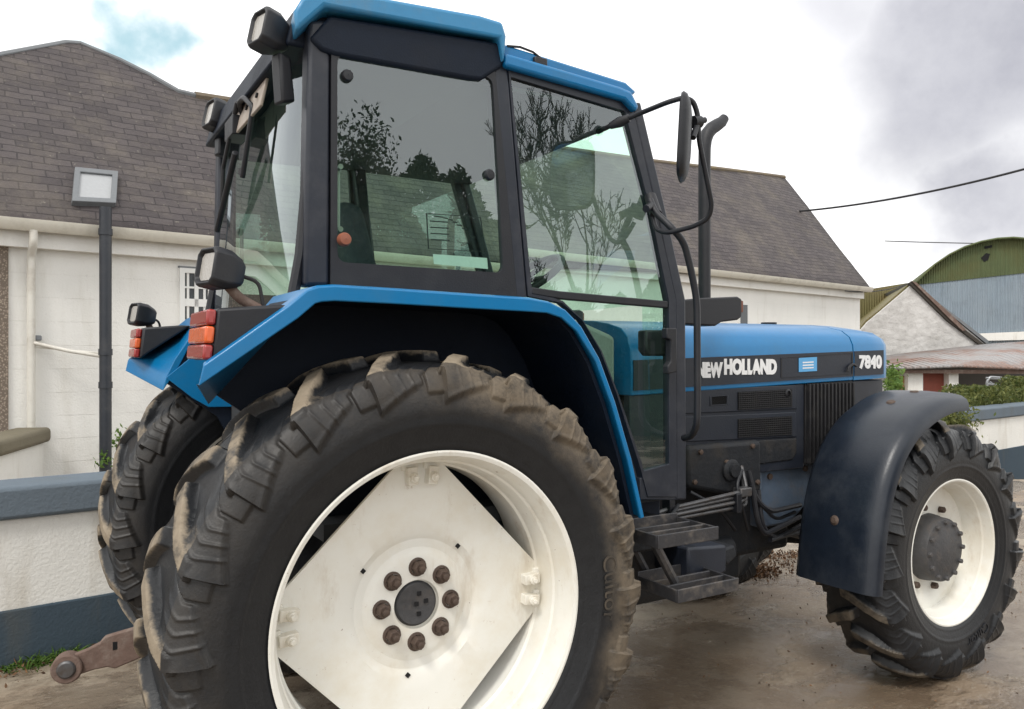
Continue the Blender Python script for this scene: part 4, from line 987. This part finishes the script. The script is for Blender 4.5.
HB().add([hp(tA, -.03, -1), hp(tp, -.03, -1), hp(tp, -.03, 2.60), hp(tA, -.03, 2.60), hp(tA, .02, -1), hp(tp, .02, -1), hp(tp, .02, 2.60), hp(tA, .02, 2.60)], [(0, 1, 2, 3), (4, 7, 6, 5), (0, 4, 5, 1), (3, 2, 6, 7), (0, 3, 7, 4), (1, 5, 6, 2)]).build('pebble_dash_panel', 'pebble', HE)
# roof: ridge and eave stations
rid = [(-40, 64), (0, 57), (66, 44.5), (80, 45.5), (120, 62), (150, 77), (178, 93), (195, 97), (320, 116), (650, 162), (720, 170), (784, 178)]
SLP = (hp(0, DR, 5.52)-hp(0, -.18, 2.66)).normalized(); RN = hdir.cross(SLP).normalized()
def rpx(u, v): return pp(u, v, hp(0, -.18, 2.66 if u < 400 else 2.90), RN)
RP = [rpx(u, v) for u, v in rid]; RP = [RP[0]+(RP[0]-RP[1]).normalized()*4]+RP
def eave_z(t): return 2.70 if t < tM else 2.94
rows_f = []; rows_b = []
NS = 14
rnd = random.Random(3)
for i, r in enumerate(RP):
    t = ht(r)
    te = t if i < len(RP)-1 else tB+.12
    e = hp(te, -.18, eave_z(te)-.04)
    bk = hp(te, 2*(r-H0).dot(hn)+.18, eave_z(te)-.04)
    rows_f.append((e, r)); rows_b.append((r, bk))
def roof_uv(co):
    t = ht(co); D = (co-H0).dot(hn); return (t, (co-hp(0, -.18, 2.66)).dot(SLP))
# subdivide along t so the swept ridge stays smooth
def densify(rows, k=5):
    out = []
    for i in range(len(rows)-1):
        for j in range(k):
            f = j/k; out.append((rows[i][0].lerp(rows[i+1][0], f), rows[i][1].lerp(rows[i+1][1], f)))
    out.append(rows[-1]); return out
def slab(rows):
    v = []; f = []; m = NS+1
    rr2 = densify(rows)
    for a, b in rr2:
        for k in range(m):
            p = a.lerp(b, k/NS); p = p + V((0, 0, .012*math.sin(ht(p)*1.7+k*.6)+rnd.uniform(-.006, .006))); v.append(p)
    N_ = len(rr2)
    for i in range(N_-1):
        for k in range(NS): f.append((i*m+k, (i+1)*m+k, (i+1)*m+k+1, i*m+k+1))
    return v, f
rfb = HB(); v_, f_ = slab(rows_f); rfb.add(v_, f_); v_, f_ = slab(rows_b); rfb.add(v_, f_)
ro_ = rfb.build('roof', 'slate', HE, uv=roof_uv)
sol = ro_.modifiers.new('solid', 'SOLIDIFY'); sol.thickness = .05; sol.offset = 0
# verge closing wall on the right gable
HB().add([hp(tB, 0, 2.9), hp(tB, 2*DR, 2.9), RP[-1]+V((0, 0, -.05))], [(0, 1, 2)]).build('gable', 'white_wall', HE)
rp_ = [b+V((0, 0, .015)) for a, b in densify(rows_f)]; ks = next(i for i, p in enumerate(rp_) if ht(p) > ht(rpx(192, 97)))
HB().tube(rp_[:ks+1], .04, 8).build('ridge_flashing', 'lead', ro_); HB().tube(rp_[ks:], .055, 8).build('ridge_tile', 'ridge', ro_)
def gutter(t0, t1, z):
    g = HB(); pr = []
    for t in (t0, t1):
        pr.append([hp(t, D, z+h) for D, h in ((-.11, .05), (-.125, .0), (-.16, -.045), (-.21, -.05), (-.25, -.01), (-.26, .055), (-.245, .055), (-.235, -.0), (-.205, -.035), (-.165, -.03), (-.14, .0), (-.125, .05))])
    g.loft(pr); o = g.build('gutter', 'gutter', HE)
    t1 = min(t1, tB-.01); f = HB(); f.add([hp(t0, -.10, z-.19), hp(t1, -.10, z-.19), hp(t1, -.10, z+.03), hp(t0, -.10, z+.03), hp(t0, .0, z-.19), hp(t1, .0, z-.19), hp(t1, .0, z+.03), hp(t0, .0, z+.03)], [(0, 1, 2, 3), (4, 7, 6, 5), (0, 4, 5, 1), (3, 2, 6, 7), (0, 3, 7, 4), (1, 5, 6, 2)])
    f.build('soffit', 'white_wall', HE)
    return o
gutter(tA, tM, 2.66); gutter(tM+.01, tB+.1, 2.90)
# pipes
tw = ht(hpx(31, 300, -.06)); 
HB().tube(arc([hp(tw, -.20, 2.62), hp(tw, -.20, 2.50), hp(tw, -.07, 2.40), hp(tw, -.07, -.3)], 4, .05), .036, 12).build('downpipe', 'pipe_white', HE)
tb_ = ht(hpx(105.5, 300, -.33))
sp_ = HB().tube([hp(tb_, -.33, -.3), hp(tb_, -.33, 2.88)], .054, 16)
so_ = sp_.build('soil_pipe', 'pipe_black', HE)
for v in (352, 232, 385): 
    z = hpx(105, v, -.33).z; HB().tube([hp(tb_, -.33, z-.03), hp(tb_, -.33, z+.03)], .062, 16).build('pipe_collar', 'pipe_black', so_)
w1, w2 = hpx(34, 343, -.09), hpx(100, 356, -.28)
HB().tube([w1, w1.lerp(w2, .5)+V((0, 0, -.01)), w2], .018, 10).build('waste_pipe', 'pipe_white', HE)
w1, w2 = hpx(34, 347, -.07), hpx(100, 353, -.26)
HB().tube([w1, w2], .008, 8).build('wall_cable', 'pipe_white', HE)
HB().box(hpx(38, 338, -.05), (.06, .06, .05)).build('pipe_joint', 'lead', HE, bev=.01)
# window
wa, wb_ = hpx(181, 269), hpx(213, 336); t0, t1 = ht(hpx(179, 300)), ht(hpx(212, 300)); z1 = hpx(181, 268).z; z0 = z1-1.05
def hbox(mb, t0, t1, D0, D1, za, zb): 
    return mb.add([hp(t0, D0, za), hp(t1, D0, za), hp(t1, D0, zb), hp(t0, D0, zb), hp(t0, D1, za), hp(t1, D1, za), hp(t1, D1, zb), hp(t0, D1, zb)], [(0, 1, 2, 3), (4, 7, 6, 5), (0, 4, 5, 1), (3, 2, 6, 7), (0, 3, 7, 4), (1, 5, 6, 2)])
W_ = HB(); fw_ = .05
hbox(W_, t0, t0+fw_, -.035, .0, z0, z1); hbox(W_, t1-fw_, t1, -.035, .0, z0, z1); hbox(W_, t0+fw_, t1-fw_, -.035, 0, z1-fw_, z1); hbox(W_, t0+fw_, t1-fw_, -.035, 0, z0, z0+fw_)
hbox(W_, t0+fw_, t1-fw_, -.03, 0, z1-.40, z1-.32)
tm = (t0+t1)/2; hbox(W_, tm-.02, tm+.02, -.03, 0, z0+fw_, z1-fw_)
for z in (z1-.2, z1-.55, z1-.75): hbox(W_, t0+fw_, t1-fw_, -.025, 0, z-.01, z+.01)
for k in (.25, .75): tt = t0+(t1-t0)*k; hbox(W_, tt-.012, tt+.012, -.022, 0, z0+fw_, z1-fw_)
wo = W_.build('window', 'window_white', HE)
hbox(HB(), t0+.02, t1-.02, -.010, -.004, z0+.02, z1-.02).build('pane', 'window_dark', wo)
hbox(HB(), t0-.06, t1+.06, -.12, -.002, z0-.06, z0-.01).build('sill', 'lead', wo)
hbox(HB(), t0-.012, t1+.012, -.02, -.002, z1+.001, z1+.02).build('lintel', 'lead', wo)
tq = ht(hpx(746, 300)); W2_ = HB(); hbox(W2_, tq-.25, tq+.03, -.03, -.0, 1.2, 2.45); w2o = W2_.build('window', 'window_white', HE); hbox(HB(), tq-.22, tq-.0, -.036, -.031, 1.25, 2.40).build('pane', 'window_dark', w2o)
# skylight lying on the roof
e0, r0 = hp(0, -.18, 2.66), hp(0, -.18, 2.66)+SLP; rn = hdir.cross((r0-e0).normalized()).normalized()
if rn.z < 0: rn = -rn
sk = [pp(u, v, e0+rn*.02, rn) for u, v in ((71, 206), (74, 172), (117, 176), (115, 208))]
cen = sum(sk, V())/4; ski = [p+(cen-p)*.26 for p in sk]
s_o = HB().ringframe(sk, ski, rn*.07).build('skylight', 'lead', HE, bev=.006)
HB().add([p+rn*.045 for p in ski], [(0, 1, 2, 3)]).build('pane', 'skylight', s_o)

# ---- low boundary wall along the yard
BD = V((.79, .613)).normalized(); BO = (-2.385, 3.67)
def bw(t, D, z): return cw(BO[0]+BD.x*t-BD.y*D, BO[1]+BD.y*t+BD.x*D, z)
def bwall(t0, t1, label, name='boundary_wall', zt=.86, end=False):
    E_ = empty(name, tuple(bw((t0+t1)/2, .1, 0)), label, 'wall'); off = E_.location
    def bx_(nm, m, D0, D1, za, zb, e=0, bev=.008):
        mb = MB(); mb.add([bw(t0-e, D0, za)-off, bw(t1+e, D0, za)-off, bw(t1+e, D0, zb)-off, bw(t0-e, D0, zb)-off, bw(t0-e, D1, za)-off, bw(t1+e, D1, za)-off, bw(t1+e, D1, zb)-off, bw(t0-e, D1, zb)-off], [(0, 1, 2, 3), (4, 7, 6, 5), (0, 4, 5, 1), (3, 2, 6, 7), (0, 3, 7, 4), (1, 5, 6, 2)])
        return mb.build(nm, m, E_, bev=bev)
    bx_('wall_body', 'low_wall', 0, .22, -1.2, zt-.155)
    bx_('coping', 'coping', -.045, .265, zt-.153, zt, .045, .02)
    bx_('plinth', 'plinth', -.012, .232, -1.2, zt-.58, .012)
    return E_
bwall(-5, 4.6, 'cream yard wall with grey coping and navy plinth, left of the big rear wheels')
tR = (5.38-BO[0])/BD.x
bwall(tR+.06, tR+7, 'pale yard wall with grey coping behind the front tyre at the right edge', zt=.775)
# perpendicular small wall against the house
A_ = cw(-4.46, 7.32, 0); B_ = cw(-4.22, 6.3, 0); dl = (B_-A_).normalized(); sd = V((-dl.y, dl.x, 0))
sw_ = empty('garden_wall', tuple((A_+B_)/2), 'short mossy-topped garden wall beside the white downpipe at the left edge', 'wall'); off = sw_.location
B_ = A_+dl*2.6
def wb(a, b, hw, z0, z1): return MB().add([p-off for p in (a+sd*hw+UP*z0, b+sd*hw+UP*z0, b-sd*hw+UP*z0, a-sd*hw+UP*z0, a+sd*hw+UP*z1, b+sd*hw+UP*z1, b-sd*hw+UP*z1, a-sd*hw+UP*z1)], [(0, 1, 2, 3), (4, 7, 6, 5), (0, 4, 5, 1), (1, 5, 6, 2), (2, 6, 7, 3), (3, 7, 4, 0)])
wb(A_, B_, .10, -1, .66).build('wall_body', 'low_wall', sw_, bev=.01)
wb(A_-dl*.03, B_, .16, .662, .80).build('coping', 'stone_coping', sw_, bev=.04, seg=3)

# ---- outbuildings on the right
def campoly(pts, Z): return [pd(u, v, Z) for u, v in pts]
def uvxz(co): return ((co-CAM).dot(CR), co.z)
def thing_mesh(mb, name, m, label, cat, **k):
    return tag(mb.build(name, m, None, **k), label, cat)
# whitewashed stone shed, gable to the camera
Zs = 20
SH = empty('stone_shed', tuple(cw(10.2, 20, -1)), 'old whitewashed stone shed gable with sagging bargeboards beyond the bonnet', 'shed'); off = SH.location
loc = lambda pts: [p-off for p in pts]
gp = campoly([(846, 348), (868, 322), (880, 312), (913, 284), (940, 306), (986, 345), (986, 400), (846, 400)], Zs)
MB().prism(loc(gp), CF*5+CR*1.6).build('wall', 'stone_white', SH)
rt_ = campoly([(911, 281.5), (913, 284), (987, 344), (989, 341)], Zs-.05)
MB().prism(loc(rt_), CF*5.2+CR*1.6).build('roof', 'lead', SH)
b1 = campoly([(909, 283), (912, 282), (950, 318), (984, 344), (980, 345), (948, 321)], Zs-.08)
MB().prism(loc(b1), CF*.12).build('bargeboard', 'bark', SH)
b1 = campoly([(912, 281), (916, 282), (955, 318), (966, 330), (963, 331), (950, 319)], Zs-.12)
MB().prism(loc(b1), CF*.1).build('bargeboard', 'rust', SH)
lt_ = campoly([(844, 347), (846, 350), (868, 324), (880, 314), (912, 286), (911, 282), (879, 310), (866, 320)], Zs+.4)
MB().prism(loc(lt_), CF*4.8+CR*1.6).build('roof', 'tin_olive', SH, uv=uvxz)
# mossy round roof behind the house end
MR = empty('mossy_roofed_shed', tuple(cw(11, 24, -1)), 'low shed with a mossy yellow-green tin roof behind the white house corner', 'shed'); off = MR.location
Zm = 24; a = campoly([(820, 297), (907, 283), (900, 302), (862, 332), (820, 345)], Zm)
ro2 = MB().prism([p-off for p in a], CF*.1).build('roof', 'tin_olive', MR, uv=lambda co: ((co).dot(CR), co.z))
MB().prism([p-off for p in campoly([(820, 300), (905, 287), (905, 400), (820, 400)], Zm+.5)], CF*4).build('wall', 'stone_white', MR)
# arched hay barn
BN = empty('hay_barn', tuple(cw(16, 28, -1)), 'tall hay barn with green arched roof end over blue-grey sheet cladding', 'barn'); off = BN.location
bp = cw(14.3, 28, 0); bdir = (CR*.93-CF*.36).normalized(); bnrm = V((-bdir.y, bdir.x, 0))
bpx = lambda u, v: pp(u, v, bp, bnrm)
apx = [(914, 284), (922, 275), (934, 264), (948, 254.5), (963, 247), (980, 241.5), (996, 238.5), (1012, 237.5), (1030, 239), (1050, 244), (1070, 252), (1090, 264)]
ARC = [bpx(u, v) for u, v in apx]
baru = lambda co: ((co).dot(bdir), co.z)
MB().prism([p-off for p in ARC+[bpx(1090, 264), bpx(1024, 273), bpx(914, 285)]], bnrm*.05).build('arch_end', 'tin_green', BN, uv=baru)
cl = [bpx(914, 285), bpx(1024, 273), bpx(1090, 265)]; low = [bpx(1090, 380), bpx(914, 380)]
MB().prism([p-off+bnrm*.03 for p in cl+low], bnrm*.05).build('cladding', 'tin_grey', BN, uv=baru)
rb_ = MB(); rb_.loft([[p-off-bnrm*.25 for p in ARC], [p-off+bnrm*16 for p in ARC]], closed=False); r2 = rb_.build('roof', 'tin_green', BN, uv=lambda co: (co.dot(bnrm), co.z)); sm_ = r2.modifiers.new('s', 'SOLIDIFY'); sm_.thickness = .06
MB().prism([p-off-bnrm*.1 for p in [bpx(968, 334), bpx(1060, 330), bpx(1060, 339), bpx(975, 341)]], bnrm*.1).build('wall_plate', 'low_wall', BN)
MB().prism([p-off-bnrm*.02 for p in [bpx(984, 246.5), bpx(992, 245), bpx(992, 247.5), bpx(985, 249)]], bnrm*.015).build('patch', 'hole', BN)
MB().prism([p-off-bnrm*.02 for p in [bpx(981, 258), bpx(986, 253), bpx(990, 254), bpx(988, 260), bpx(984, 262)]], bnrm*.015).build('patch', 'hole', BN)
# lean-to with rusty tin roof
LT = empty('lean_to', tuple(cw(10, 17, -1)), 'low lean-to with rusty tin roof, white pillars and faded red door', 'shed'); off = LT.location
Zl, Zk = 16.5, 19.6
fr_ = campoly([(866, 368.5), (960, 365), (1060, 369)], Zl); bk_ = campoly([(862, 358), (985, 344), (1060, 339)], Zk)
rl_ = MB(); rl_.loft([[p-off for p in fr_], [p-off for p in bk_]], closed=False)
r3 = rl_.build('roof', 'tin_rust', LT, uv=lambda co: (co.dot(CR), co.dot(CF))); sm_ = r3.modifiers.new('s', 'SOLIDIFY'); sm_.thickness = .05
MB().prism([p-off for p in campoly([(866, 369.5), (1060, 370), (1060, 374), (866, 373)], Zl+.1)], CF*.12).build('beam', 'rust', LT)
for u0, u1, m in ((908, 923, 'low_wall'), (949, 958.5, 'low_wall')):
    MB().prism([p-off for p in campoly([(u0, 370), (u1, 370), (u1, 420), (u0, 420)], Zl+.25)], CF*.35).build('pillar', m, LT)
MB().prism([p-off for p in campoly([(923, 371), (950, 371), (950, 420), (923, 420)], Zl+.45)], CF*.06).build('door', 'red_door', LT)
MB().prism([p-off for p in campoly([(893, 376), (909, 376), (909, 420), (893, 420)], Zl+.4)], CF*.06).build('door', 'tan_door', LT)
MB().prism([p-off for p in campoly([(868, 370), (894, 370), (894, 420), (868, 420)], Zl+.4)], CF*.2).build('wall', 'stone_white', LT)
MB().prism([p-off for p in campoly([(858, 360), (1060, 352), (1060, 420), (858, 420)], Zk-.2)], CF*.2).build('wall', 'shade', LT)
# galvanised gate
GT = empty('field_gate', tuple(cw(10, 15.8, -1)), 'galvanised tubular gate standing in front of the lean-to opening', 'gate'); off = GT.location
gz = 15.6; gt = MB()
for v in (379, 385, 392, 398): gt.tube([pd(986, v-1, gz)-off, pd(1040, v+3, gz)-off], .022, 8)
gt.tube(arc([p-off for p in (pd(987, 420, gz), pd(987, 381, gz), pd(990, 377, gz), pd(1040, 381, gz))], 4, .1), .026, 8)
gt.build('frame', 'galv', GT)
MB().tube([pd(990, 382, gz)-off, pd(1010, 398, gz)-off], .02, 8).build('brace', 'galv', GT)
# overhead cables
def cable(p, q_, r, sag, label, name='overhead_cable'):
    pts = [p.lerp(q_, k/24)+V((0, 0, -sag*4*(k/24)*(1-k/24))) for k in range(25)]
    o = MB().tube(pts, r, 6).build(name, 'wire'); tag(o, label, 'cable')
cable(pd(796, 211.5, 18.6), pd(1190, 118, 13), .022, .25, 'thick black overhead cable running from the slate roof to the upper right')
cable(pd(885, 241, 60), pd(985, 243.5, 60), .035, .02, 'thin faint overhead wire in the sky left of the green barn')
cable(hpx(845, 291, -.3), pd(905, 284.5, 20), .012, .08, 'thin wire between the house corner and the stone shed peak')

# ---- vegetation
def leaves(name, m, n, fn, size, flat=.5, parent=None, seed=1):
    """many small leaf faces; fn(rng) -> centre"""
    r = np.random.default_rng(seed); v = []; f = []; tone = []
    for i in range(n):
        c = fn(r); s = size*r.uniform(.6, 1.3); d = V(r.normal(size=3)); d.z *= flat; d.normalize(); a = d.orthogonal().normalized(); b = d.cross(a)
        w = r.uniform(0, 6.28); a, b = a*math.cos(w)+b*math.sin(w), b*math.cos(w)-a*math.sin(w)
        o = len(v); v += [c-a*s, c-b*s*.45+d*s*.1, c+a*s, c+b*s*.45+d*s*.1]; f.append((o, o+1, o+2, o+3)); tone += [r.uniform()]*4
    me = bpy.data.meshes.new(name); me.from_pydata([tuple(x) for x in v], [], f)
    at = me.attributes.new('tone', 'FLOAT', 'POINT'); at.data.foreach_set('value', np.array(tone, dtype=np.float32))
    me.materials.append(M[m]); o = bpy.data.objects.new(name, me); COL.objects.link(o); o.parent = parent
    return o
def hedge_fn(r):
    X = r.uniform(3.9, 9.5); Z = r.uniform(9.75, 10.9)+(X-5.38)*.776+.2; top = .86+.06*(X-5.4)+.05*math.sin(X*3.1)+.04*math.sin(X*7.7)
    z = top - abs(r.normal())*.28
    return cw(X, Z, max(-.6, z))
hg = leaves('hedge', 'hedge', 26000, hedge_fn, .034, seed=4); tag(hg, 'low clipped green hedge behind the grey coped wall, below the lean-to', 'hedge')
sp1 = leaves('hedge_filler', 'evergreen', 3000, lambda r: (lambda X: cw(X, r.uniform(10.2, 10.9)+(X-5.38)*.776+.2, r.uniform(-.6, .55)))(r.uniform(4, 9.5)), .09, parent=hg, seed=9)
bu = leaves('bush', 'ivy', 420, lambda r: (lambda a, b: pd(893+9*a, 381+12*b, 14.5+.35*r.normal()))(r.normal()*.5, r.normal()*.6), .06, seed=5); tag(bu, 'straggly light green bush beside the tractor nose, before the tan door', 'bush')
bu2 = leaves('shrub', 'hedge', 1500, lambda r: cw(5.02+.13*r.normal(), 9.1+.15*r.normal(), .72+.09*r.normal()), .026, seed=6); tag(bu2, 'bright green leafy shrub seen under the front mudguard end', 'shrub')
wd = leaves('weed', 'ivy', 60, lambda r: hp(ht(hpx(118, 440))+.05*r.normal(), -.10-.03*abs(r.normal()), hpx(118, 440).z+.08*r.normal()), .03, seed=7); tag(wd, 'small pale weed sprouting on the white wall above the left rear tyre', 'weed')
wd = leaves('weed', 'ivy', 40, lambda r: hp(ht(hpx(104, 459, -.35))+.05*r.normal(), -.36-.03*abs(r.normal()), hpx(104, 459, -.35).z+.04*r.normal()), .03, seed=8); tag(wd, 'tiny green weed at the foot of the black soil pipe', 'weed')
# grass tuft at the foot of the yard wall
def blades(name, c, n, rad, h, seed):
    r = np.random.default_rng(seed); v = []; f = []; tone = []
    for i in range(n):
        p = c + bwd*(r.normal()*rad) + bwn*(-abs(r.normal())*.05); hh = h*r.uniform(.4, 1.1); ln = V((r.normal()*.5, r.normal()*.5, 1)).normalized()*hh; s = V((r.normal(), r.normal(), 0)).normalized()*.006
        o = len(v); v += [p-s, p+s, p+ln*.6+s*.7, p+ln*.6-s*.7, p+ln+V((ln.x, ln.y, -.1*hh))]; f += [(o, o+1, o+2, o+3), (o+3, o+2, o+4)]; tone += [r.uniform()]*5
    me = bpy.data.meshes.new(name); me.from_pydata([tuple(x) for x in v], [], f); at = me.attributes.new('tone', 'FLOAT', 'POINT'); at.data.foreach_set('value', np.array(tone, dtype=np.float32))
    me.materials.append(M['grass']); o = bpy.data.objects.new(name, me); COL.objects.link(o); return o
bwd = (bw(1, 0, 0)-bw(0, 0, 0)).normalized(); bwn = (bw(0, 1, 0)-bw(0, 0, 0)).normalized()
gr_ = blades('grass', bw(.22, -.02, 0), 380, .10, .085, 3); tag(gr_, kind='stuff')
gr_ = blades('grass', bw(-.4, -.02, 0), 60, .3, .05, 4); tag(gr_, kind='stuff')
# leaf litter, twigs and grit
def litter(name, fn, n, size, seed):
    o = leaves(name, 'litter', n, fn, size, flat=1.0, seed=seed); tag(o, kind='stuff')
def lf1(r):
    if r.uniform() < .62: return bw(r.uniform(-1.5, 2.2), -abs(r.normal())*.16-.01, .010+.02*abs(r.normal())*(r.uniform() < .4))
    if r.uniform() < .5: p = pz(r.uniform(735, 815), 552+abs(r.normal())*9, .008); return p+V((0, 0, .02*r.uniform()))
    p = pz(755+r.normal()*12, 572+r.normal()*3.5, .008); return p+V((0, 0, .012*r.uniform()))
litter('leaf_litter', lf1, 4200, .014, 11)
def lf2(r): return cw(r.uniform(-3, 5), r.uniform(2.2, 8), .006)
litter('scattered_debris', lf2, 2600, .008, 12)

# trees standing behind the photographer (they show as reflections in the cab glass)
def bare_tree(base, h, seed, label, leafy=False, spread=.34, wide=1.0):
    r = random.Random(seed); t_ = empty('bare_tree' if not leafy else 'evergreen_tree', tuple(base), label, 'tree'); wood = MB(); tips = []; LV = 6 if not leafy else 4
    def grow(p, d, L, rad, lev):
        q0 = p; pts = [p]; rr = [rad]; dd = V(d)
        for k in range(4):
            dd = (dd + V((r.gauss(0, .12), r.gauss(0, .12), r.gauss(.03, .08)))).normalized(); q0 = q0+dd*L/4; pts.append(q0); rr.append(rad*(1-.16*(k+1)))
            if lev >= 1 or k >= 1:
                if lev < LV and r.random() < .8:
                    sd_ = (dd + V((r.gauss(0, .6), r.gauss(0, .6), r.gauss(.05, .35)))).normalized(); grow(q0, sd_, L*r.uniform(.45, .72), rad*.42*(1-.1*k), lev+1)
        wood.tube(pts, [max(x, .0065) for x in rr], 5 if lev > 1 else 8); tips.append(q0)
        if lev < LV: grow(q0, (dd+V((r.gauss(0, spread), r.gauss(0, spread), .1))).normalized(), L*.62, rad*.42, lev+1)
    grow(V((0, 0, 0)), V((0, 0, 1)), h*.30, h*.019, 0)
    kz = h/max(p[2] for p in wood.v); wood.v = [(p[0]*kz*wide, p[1]*kz*wide, p[2]*kz) for p in wood.v]; tips = [V((p.x*kz*wide, p.y*kz*wide, p.z*kz)) for p in tips]
    wood.build('trunk', 'bark', t_, ang=60)
    if leafy:
        tp_ = tips
        leaves('crown', 'evergreen', 9000, lambda r_: tp_[int(r_.integers(len(tp_)))]+V(r_.normal(size=3))*.20, .045, parent=t_, seed=seed)
    return t_
def refl(u, v, dist, y=YC):     # where a thing stands whose image appears at pixel u in the side glass
    d = ray(u, v); p = CAM+d*((y-CAM.y)/d.y); d.y = -d.y; d.normalize(); return p+d*dist
b = refl(612, 300, 13); bare_tree(V((b.x, b.y, 0)), 7.0, 5, 'bare winter tree seen only as a dark reflection in the cab door glass', wide=.55)
b = refl(346, 300, 11); bare_tree(V((b.x, b.y, 0)), 5.2, 8, 'dark evergreen tree reflected at the rear edge of the quarter window', True, wide=.36)
def rh(r):
    u = r.uniform(300, 700); top = 186+8*math.sin(u*.16)+10*math.sin(u*.053+1)+max(0, min(1, (u-480)/40))*112  # low stretch past the quarter window is added to dim the door reflection
    b = refl(u, 300, 12+r.uniform(-.7, .7)); tz = 1.477+(354.5-top)/788*15.0; z = tz - abs(r.normal())*.6
    if r.uniform() < .35: z = r.uniform(0, tz)
    return V((b.x, b.y, max(0, z)))
ca, cb = refl(310, 300, 12), refl(505, 300, 12); cc, cd_ = refl(505, 300, 12), refl(710, 300, 12)
hb = leaves('tall_hedge', 'evergreen', 26000, rh, .065, seed=21); tag(hb, 'untrimmed hedge reflected in the quarter window, with a low added stretch dimming the door glass', 'hedge')

for (p0, p1, hh) in ((ca, cb, 3.9), (cc, cd_, 1.9)):  # unseen solid boxes added so bright sky stays out of the hedge reflection
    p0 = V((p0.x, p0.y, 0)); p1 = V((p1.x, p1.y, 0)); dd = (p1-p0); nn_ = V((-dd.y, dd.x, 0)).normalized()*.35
    MB().prism([p0-nn_, p1-nn_, p1+nn_, p0+nn_], (0, 0, hh)).build('hedge_filler', M['hedge_filler'], hb)

# ================================================================== LIGHT, SKY, CAMERA
sun_el, sun_az = R_(52), R_(232)     # azimuth measured from +y towards +x
sdir = V((math.sin(sun_az)*math.cos(sun_el), math.cos(sun_az)*math.cos(sun_el), math.sin(sun_el)))
sl = bpy.data.lights.new('sun', 'SUN'); sl.energy = 1.7; sl.angle = R_(14); sl.color = (1, .96, .90)
so = bpy.data.objects.new('sun', sl); COL.objects.link(so); so.rotation_euler = (-sdir).to_track_quat('-Z', 'Y').to_euler(); so.location = (0, 0, 20)
w = bpy.data.worlds.new('World'); S.world = w; w.use_nodes = True; nt = w.node_tree; bg = nt.nodes['Background']
sky = nd(nt, 'ShaderNodeTexSky'); sky.sky_type = 'NISHITA'; sky.sun_disc = False; sky.sun_elevation = sun_el; sky.sun_rotation = sun_az
tc = nd(nt, 'ShaderNodeTexCoord').outputs['Generated']
def dirmask(u, v, lo, hi, sq=(1, 1, 1), wob=.25, sc=5):
    d = ray(u, v).normalized()
    nz = nd(nt, 'ShaderNodeTexNoise'); nz.inputs['Scale'].default_value = sc; nz.inputs['Detail'].default_value = 6; nt.links.new(tc, nz.inputs['Vector'])
    o = nd(nt, 'ShaderNodeVectorMath', operation='SUBTRACT'); nt.links.new(nz.outputs['Color'], o.inputs[0]); o.inputs[1].default_value = (.5, .5, .5)
    s = nd(nt, 'ShaderNodeVectorMath', operation='SCALE'); nt.links.new(o.outputs[0], s.inputs[0]); s.inputs['Scale'].default_value = wob
    a = nd(nt, 'ShaderNodeVectorMath', operation='ADD'); nt.links.new(tc, a.inputs[0]); nt.links.new(s.outputs[0], a.inputs[1])
    dd = nd(nt, 'ShaderNodeVectorMath', operation='DISTANCE'); nt.links.new(a.outputs[0], dd.inputs[0]); dd.inputs[1].default_value = tuple(d)
    return ramp(nt, dd.outputs['Value'], hi, lo)
WH = 16.0       # cloud radiance over the sky texture's own units (the strength below scales both)
n1 = noise(nt, 2.2, 7, tc, .55); n2 = noise(nt, 6, 6, tc, .6)
cloud = mixc(nt, ramp(nt, n1, .35, .62), (WH*.92, WH*.92, WH*.94), (WH*1.12, WH*1.12, WH*1.10))
g1 = mth(nt, 'MULTIPLY', dirmask(985, 60, .05, .22, wob=.22, sc=4), 1.0); g2 = dirmask(1000, 190, .02, .13, wob=.2, sc=6)
g3 = mth(nt, 'MULTIPLY', dirmask(860, 5, .02, .14, wob=.2), .6)
gf = mth(nt, 'MULTIPLY', mth(nt, 'MAXIMUM', mth(nt, 'MAXIMUM', g1, g2), g3), mth(nt, 'ADD', mth(nt, 'MULTIPLY', n2, .7), .45))
gf = mth(nt, 'MINIMUM', gf, 1.0)
cloud = mixc(nt, gf, cloud, (WH*.29, WH*.295, WH*.345))
hole = mth(nt, 'MULTIPLY', dirmask(128, 38, .0, .075, wob=.26, sc=11), .8)
fin = mixc(nt, hole, cloud, mixc(nt, .45, sky.outputs[0], (WH*.32, WH*.72, WH*.78)))
nt.links.new(fin, bg.inputs['Color']); bg.inputs['Strength'].default_value = .09
cd = bpy.data.cameras.new('camera'); cam = bpy.data.objects.new('camera', cd); COL.objects.link(cam)
cam.location = CAM; cam.rotation_euler = (R_(90), 0, -YAW); cd.sensor_fit = 'HORIZONTAL'; cd.sensor_width = 36; cd.lens = 36*FPX/1024; cd.clip_start = .05; cd.clip_end = 1000
S.camera = cam
S.view_settings.view_transform = 'Standard'; S.view_settings.look = 'None'; S.view_settings.exposure = 0; S.view_settings.gamma = 1
S.render.engine = 'CYCLES'; S.cycles.max_bounces = 10; S.cycles.transparent_max_bounces = 16
S.render.resolution_x = 1024; S.render.resolution_y = 709
